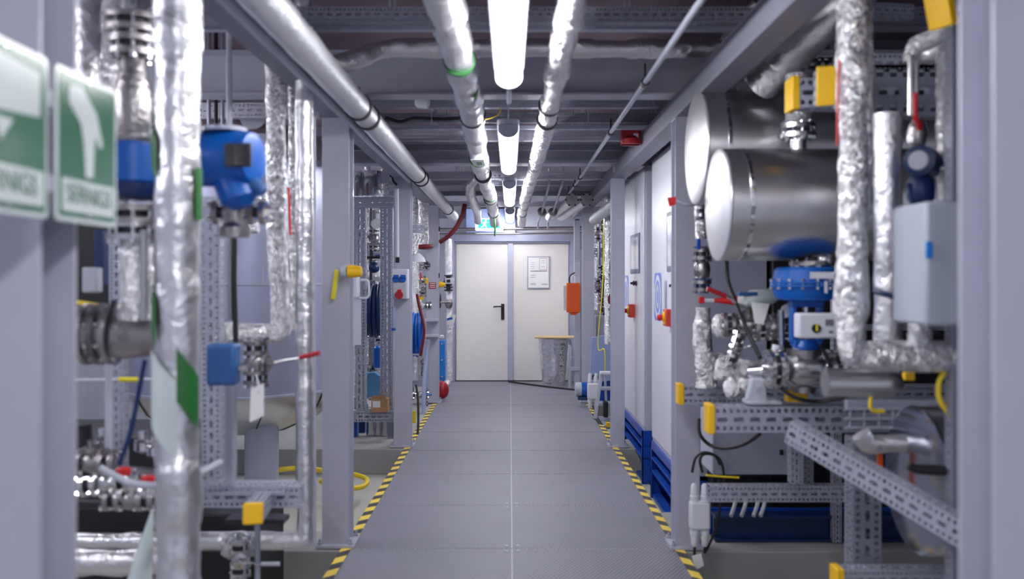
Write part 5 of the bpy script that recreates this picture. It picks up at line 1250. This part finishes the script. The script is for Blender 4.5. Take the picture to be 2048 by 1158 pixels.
t = thing('steel_cylinder', 'polished steel cylinder on top of the second left skid', 'cylinder', P(735, 392, 8.9))
obj('shell', G().cyl(P(740, 393, 8.9), P(740, 343, 8.9), .115, 32), 'bright', t); obj('small_shell', G().cyl(P(716, 393, 8.8), P(716, 345, 8.8), .05, 24), 'bright', t)
strut('small white perforated bracket beside the polished cylinder', P(756, 358, 8.9), P(778, 358, 8.9), .06, .09, 'galv_white')
# wire mesh guard and cables at left foot
t = thing('wire_guard', 'wire mesh guard in front of yellow cables beside left column', 'guard', P(703, 820, 8.4))
for k in range(6): obj('cross_wire', G().cyl(P(696, 690+26*k, 8.4), P(711, 690+26*k, 8.4), .006, 6), 'white', t)
obj('upright_wire', G().cyl(P(703, 680, 8.4), P(703, 822, 8.4), .006, 6), 'white', t)
for k in range(3):
    cable('%s cable inside the wire mesh guard' % ('yellowish', 'dark', 'grey')[k], [P(699+4*k, 680, 8.5), P(700+4*k, 730, 8.5), P(698+4*k, 820, 8.5)], .012, ('hosegreen', 'black', 'grey')[k])
# hose coil
def coil(label, px, py0, py1, d, mat, nm='hose_reel', w_=.05, n=6, rx=None, ang=0.0):
    c = P(px, (py0+py1)/2, d); h = (py1-py0)/2/F*d
    t = thing(nm, label, 'hose', c-V((0, 0, h)))
    for k in range(n):
        cx = c+V(((k-(n-1)/2)*w_, 0, -.01*(k % 3)))
        ca, sa = math.cos(ang), math.sin(ang)
        pts = [cx+V((sa*h*.75*math.cos(a), ca*h*.75*math.cos(a), h*math.sin(a))) for a in [i*PI/12 for i in range(25)]]
        obj('hose_turn', G().tube(pts, w_*.5, n=10, bend=.001), mat, t)
    return t
coil('coil of dark navy hose hanging inside the second left skid', 748, 568, 668, 9.0, 'navy', n=4, w_=.045)
one('holder_bar', G().box(P(750, 597, 8.85), (.14, .02, .015)), 'white', 'upper white bar across the navy hose coil', 'bar'); one('holder_bar', G().box(P(750, 641, 8.85), (.14, .02, .015)), 'white', 'lower white bar across the navy hose coil', 'bar')
coil('coil of bright blue hose hanging between left columns', 831, 625, 708, 9.9, 'blue', n=4, w_=.035)
one('reel_bracket', G().box(P(832, 709, 9.75), (.13, .03, .015)), 'plain_galv', 'steel bracket under the bright blue hose coil', 'bracket')
cable('dark red hose curving down over the bright blue coil', [P(834, 588, 9.6), P(838, 610, 9.6), P(845, 640, 9.6), P(848, 665, 9.6), P(843, 700, 9.6), P(841, 712, 9.6)], .016, 'maroon', name='hose', cat='hose')
cable('pale translucent hose dropping to the floor left of column', [P(856, 680, 10.6), P(853, 710, 10.6), P(849, 760, 10.5), P(847, 832, 10.4)], .024, 'clear', name='hose', cat='hose')
pipe('foil pipe upright left of bright blue coil, tallest there', [P(828, 395, 10.8), P(830, 620, 10.8), P(830, 770, 10.8)], .05, jit=.1)
pipe('foil pipe upright behind the dark red hose', [P(847, 400, 11.0), P(847, 500, 11.0)], .065, jit=.1)
pipe('lower foil pipe stub behind bright blue coil', [P(829, 700, 10.6), P(829, 760, 10.6)], .07, jit=.05, mat='foil_dull')
strut('small perforated bracket over foil pipe left of farthest column', P(824, 458, 10.6), P(850, 458, 10.6), .08, .09, 'galv')
strut('perforated base beam between socket column and farthest left column', P(822, 765, 10.7), P(850, 765, 10.7), .08, .09, 'galv')
one('funnel_hood', G().lathe([(.11, 0), (.09, .05), (.05, .09), (.04, .1)], P(833, 524, 10.5), (0, 0, 1), 24), 'grey', 'light grey rounded hood between the left columns', 'hood')
cable('dark red pipe elbow crossing behind farthest left column', [P(837, 494, 10.9), P(852, 493, 10.9), P(862, 493, 11.0)], .03, 'maroon', name='pipe', cat='pipe')
cable('mauve grey hose slanting down behind farthest left column', [P(822, 500, 10.8), P(838, 512, 10.9), P(858, 530, 11.1)], .025, 'maroon' if 0 else 'dark', name='hose', cat='hose')
for k, (xx, yy, s_) in enumerate(((851, 562, (.06, .04, .07)), (843, 594, (.05, .04, .07)))):
    one('yellow_valve_block', G().box(P(xx, yy, 11.0), s_), 'yellow', 'yellow square valve block left of farthest column, %s' % ('upper', 'lower')[k], 'block', bev=.005)
LB = [(834, 560, .05), (846, 575, .045), (845, 612, .055), (833, 600, .045), (840, 535, .04), (840, 735, .045), (838, 790, .05), (850, 795, .04)]
nmb = ['beneath grey hood', 'beside upper yellow block', 'beneath lower yellow block', 'left of lower yellow block', 'just under grey hood rim', 'below blue hose coil', 'near plinth under base beam', 'right of pipes under base beam']
for k, (xx, yy, r) in enumerate(LB):
    valve('small valve in gap between left columns, '+nmb[k], P(xx, yy, 11.0), (0, 0, 1) if k % 2 else (1, .3, 0), r, L=.14, mat=('steel', 'cast')[k % 2], hdir=(-.2, -1, .1), bolts=4, handle=(None, 'red', None, None, 'black', None, 'blue', None)[k])
one('drop_pipe', G().cyl(P(824, 460, 11.2), P(824, 800, 11.2), .03), 'steel', 'steel upright pipe tight beside the socket column', 'pipe')
one('drop_pipe', G().cyl(P(858, 700, 11.2)-V((.02, 0, 0)), P(858, 790, 11.2)-V((.02, 0, 0)), .02), 'clear', 'pale blue pipe left of farthest left column', 'pipe')
# behind strut skid: second left bay depth
pipe('foil wrapped cylinder behind navy hose coil', [P(742, 655, 9.7), P(742, 760, 9.7)], .09, 'foil', jit=.06, name='foil_cylinder', cat='cylinder')
one('blue_bottle', G().lathe([(.035, 0), (.04, .02), (.04, .2), (.02, .22)], P(755, 735, 9.2), (0, 0, 1), 22), 'blue', 'small blue cylinder with round knob in the second left skid', 'cylinder')
one('teal_box', G().prism([(-.13, -.12), (.05, -.16), (.12, .02), (.02, .09), (-.13, .07)], P(748, 760, 9.4), (1, 0, 0), ZU, .12), 'teal', 'teal blue angular box low in the second left skid', 'box')
one('foil_tray', G().box(P(748, 793, 9.2), (.2, .2, .02)), 'bright', 'shiny flat tray behind the cardboard box', 'tray')
valve('dark regulator valve high in the second left skid', P(747, 478, 9.3), (0, 0, 1), .06, L=.16, mat='cast', hdir=(0, -1, .2), bolts=6)
t = thing('pressure_gauge', 'round white faced pressure gauge in the second left skid', 'gauge', P(752, 448, 9.2))
obj('case', G().lathe([(.05, 0), (.052, .01), (.052, .03)], P(752, 448, 9.2), YB, 26), 'steel', t); obj('dial', G().lathe([(.044, .03), (0, .031)], P(752, 448, 9.2), YB, 24), 'paper', t)
one('steel_tank', G().lathe([(.0, -.1), (.08, -.09), (.085, 0), (.085, .08), (.0, .1)], P(748, 505, 9.4), (1, 0, 0), 28), 'bright', 'small polished cylinder lying in the second left skid', 'cylinder')
one('navy_regulator', G().lathe([(.02, -.06), (.05, -.03), (.055, .03), (.02, .06)], P(748, 535, 9.2), (.2, -1, 0), 22), 'navy', 'dark blue regulator above the navy hose coil', 'regulator')
pipe('foil lump pipe crossing above navy coil', [P(733, 552, 9.4), P(766, 553, 9.4)], .05, jit=.15)
one('drop_pipe', G().cyl(P(742, 415, 9.3), P(742, 560, 9.3), .014), 'dark', 'dark thin pipe down the middle of second left skid', 'pipe')
one('cross_pipe', G().cyl(P(730, 488, 9.1), P(770, 488, 9.1), .012), 'steel', 'upper thin cross pipe in second left skid', 'pipe'); one('cross_pipe', G().cyl(P(730, 515, 9.1), P(770, 515, 9.1), .014), 'dark', 'lower dark cross pipe in second left skid', 'pipe')
# under the skid on the plinth
one('blue_leg_frame', G().bx(P(703, 0, 8.9).x, P(716, 0, 8.9).x, 8.85, 8.95, 0, .24), 'blue', 'bright blue steel foot under the second left skid', 'foot')
one('blue_drum', G().bx(P(716, 0, 9.2).x, P(733, 0, 9.2).x, 9.1, 9.3, 0, .26), 'navy', 'dark blue block beside the bright blue steel foot', 'block')
for k, (xx, r) in enumerate(((742, .05), (757, .04), (773, .06))):
    one('steel_cylinder', G().cyl(P(xx, 0, 8.95)*V((1, 1, 0)) if 0 else V((P(xx, 0, 8.95).x, 8.95, 0)), V((P(xx, 0, 8.95).x, 8.95, .25)), r, 28), 'steel', 'upright steel cylinder under second left skid, %s of three' % ('left', 'middle', 'right')[k], 'cylinder')
for xx in (700, 783):
    strut('short foot of second left skid, %s' % ('left' if xx == 700 else 'right'), V((P(xx, 0, 8.8).x, 8.8, 0)), V((P(xx, 0, 8.8).x, 8.8, .24)), .06, .06, 'galv_dark', up=(0, 1, 0), group=SG)
# white wall panel backing behind the second skid
t = thing('wall_cabinet', 'pale wall cabinet far back in the second left bay', 'cabinet', (-1.9, 10.9, 0))
obj('body', G().bx(-2.6, -1.35, 10.9, 11.1, 0, 2.4), 'cab', t, bev=.008); obj('door_gap', G().bx(-2.0, -1.99, 10.895, 10.9, .05, 2.35), 'ink', t)
cable('black curved cable on floor beside socket column base', [P(832, 770, 9.3), P(836, 800, 9.2), P(836, 860, 9.0), P(831, 880, 8.9)], .012)
one('yellow_hose_end', G().cyl(P(828, 822, 9.2), P(828, 846, 9.2), .02), 'hosegreen', 'short yellow hose piece right of the socket column foot', 'hose')

strut('upright perforated post behind the pale grey junction box', (P(1912, 0, 2.98).x, 2.98, FL), (P(1912, 0, 2.98).x, 2.98, 2.55), .05, .05, 'galv_dark', up=(0, 1, 0))

# more lagged pipework filling the left bays
FP = [(728, 400, 790, 10.2, .05, 'directly left behind navy hose coil'), (750, 400, 640, 10.4, .07, 'directly behind navy hose coil'), (764, 420, 790, 10.0, .035, 'close behind the right perforated upright'),
      (735, 300, 398, 9.8, .04, 'rising behind polished cylinder, left'), (768, 340, 420, 9.9, .05, 'rising behind polished cylinder, right'), (838, 560, 770, 11.6, .04, 'deep behind the bright blue coil')]
for x, y0, y1, d, r, nm in FP:
    pipe('upright foil pipe '+nm, [P(x, y0, d), P(x, y1, d)], r, jit=.1, wrap=.12)
for k, (yy, dd) in enumerate(((430, 10.0), (520, 10.0), (620, 10.1), (700, 10.0), (775, 9.9))):
    pipe('crosswise foil pipe in second left skid, %s from the top' % ORD[k], [P(724, yy, dd), P(772, yy+2, dd)], .045, jit=.12, wrap=.1)
for k, (xx, yy) in enumerate(((733, 470), (757, 500), (738, 548), (757, 690), (736, 735), (756, 780))):
    valve('small fitting among pipes of second left skid, %s from the top' % ORD[k], P(xx, yy, 9.5), (0, 0, 1) if k % 2 else (1, 0, 0), .045, L=.11, mat=('cast', 'steel')[k % 2], hdir=(0, -1, .1), bolts=4)
for k, (xx, y0, y1) in enumerate(((1196, 440, 620), (1203, 560, 700))):
    pipe('foil pipe deep in gap right of farthest right column, %s' % ('upper left' if k == 0 else 'lower right'), [P(xx, y0, 12.6), P(xx, y1, 12.6)], .06, jit=.1)
pipe('foil pipe slanting in shade above upper tank at right', [P(1440, 120, 5.0), P(1470, 60, 4.9), P(1520, 10, 4.8)], .05, 'foil_dull', jit=.1)
one('overhead_bracket', G().box(P(1240, 332, 8.2), (.12, .1, .12)), 'beam', 'grey angle bracket where the long beam meets slim column', 'bracket')

g = G()
for y_ in seams[1:]: g.bx(-.905, .935, y_-.004, y_+.004, -.02, -.0015)
g.bx(.008, .014, 1.3, 13.65, -.02, -.0015)
struct('trim_20', g, 'beam')
t = thing('detector_cup', 'small pale cup shaped detector under the ceiling left of foil pipe', 'detector', P(842, 203, 5.9))
obj('cup', G().lathe([(.03, -.05), (.045, -.03), (.045, .03), (.03, .045)], P(846, 203, 5.9), (1, 0, -.1), 22), 'white', t)
obj('mount', G().cyl(P(842, 198, 5.9), P(842, 198, 5.9)+V((0, 0, .4)), .008), 'plain_galv', t)
cable('thin yellow wire looping under the ceiling left of second lamp', [P(930, 232, 5.7), P(950, 240, 5.7), P(975, 238, 5.7), P(998, 228, 5.75), P(1000, 215, 5.8)], .004, 'hosegreen')
cable('black cable draped along ceiling strut by left pipe', [P(770, 235, 6.3), P(800, 243, 6.3), P(830, 236, 6.3), P(880, 238, 6.4), P(920, 236, 6.4)], .012)
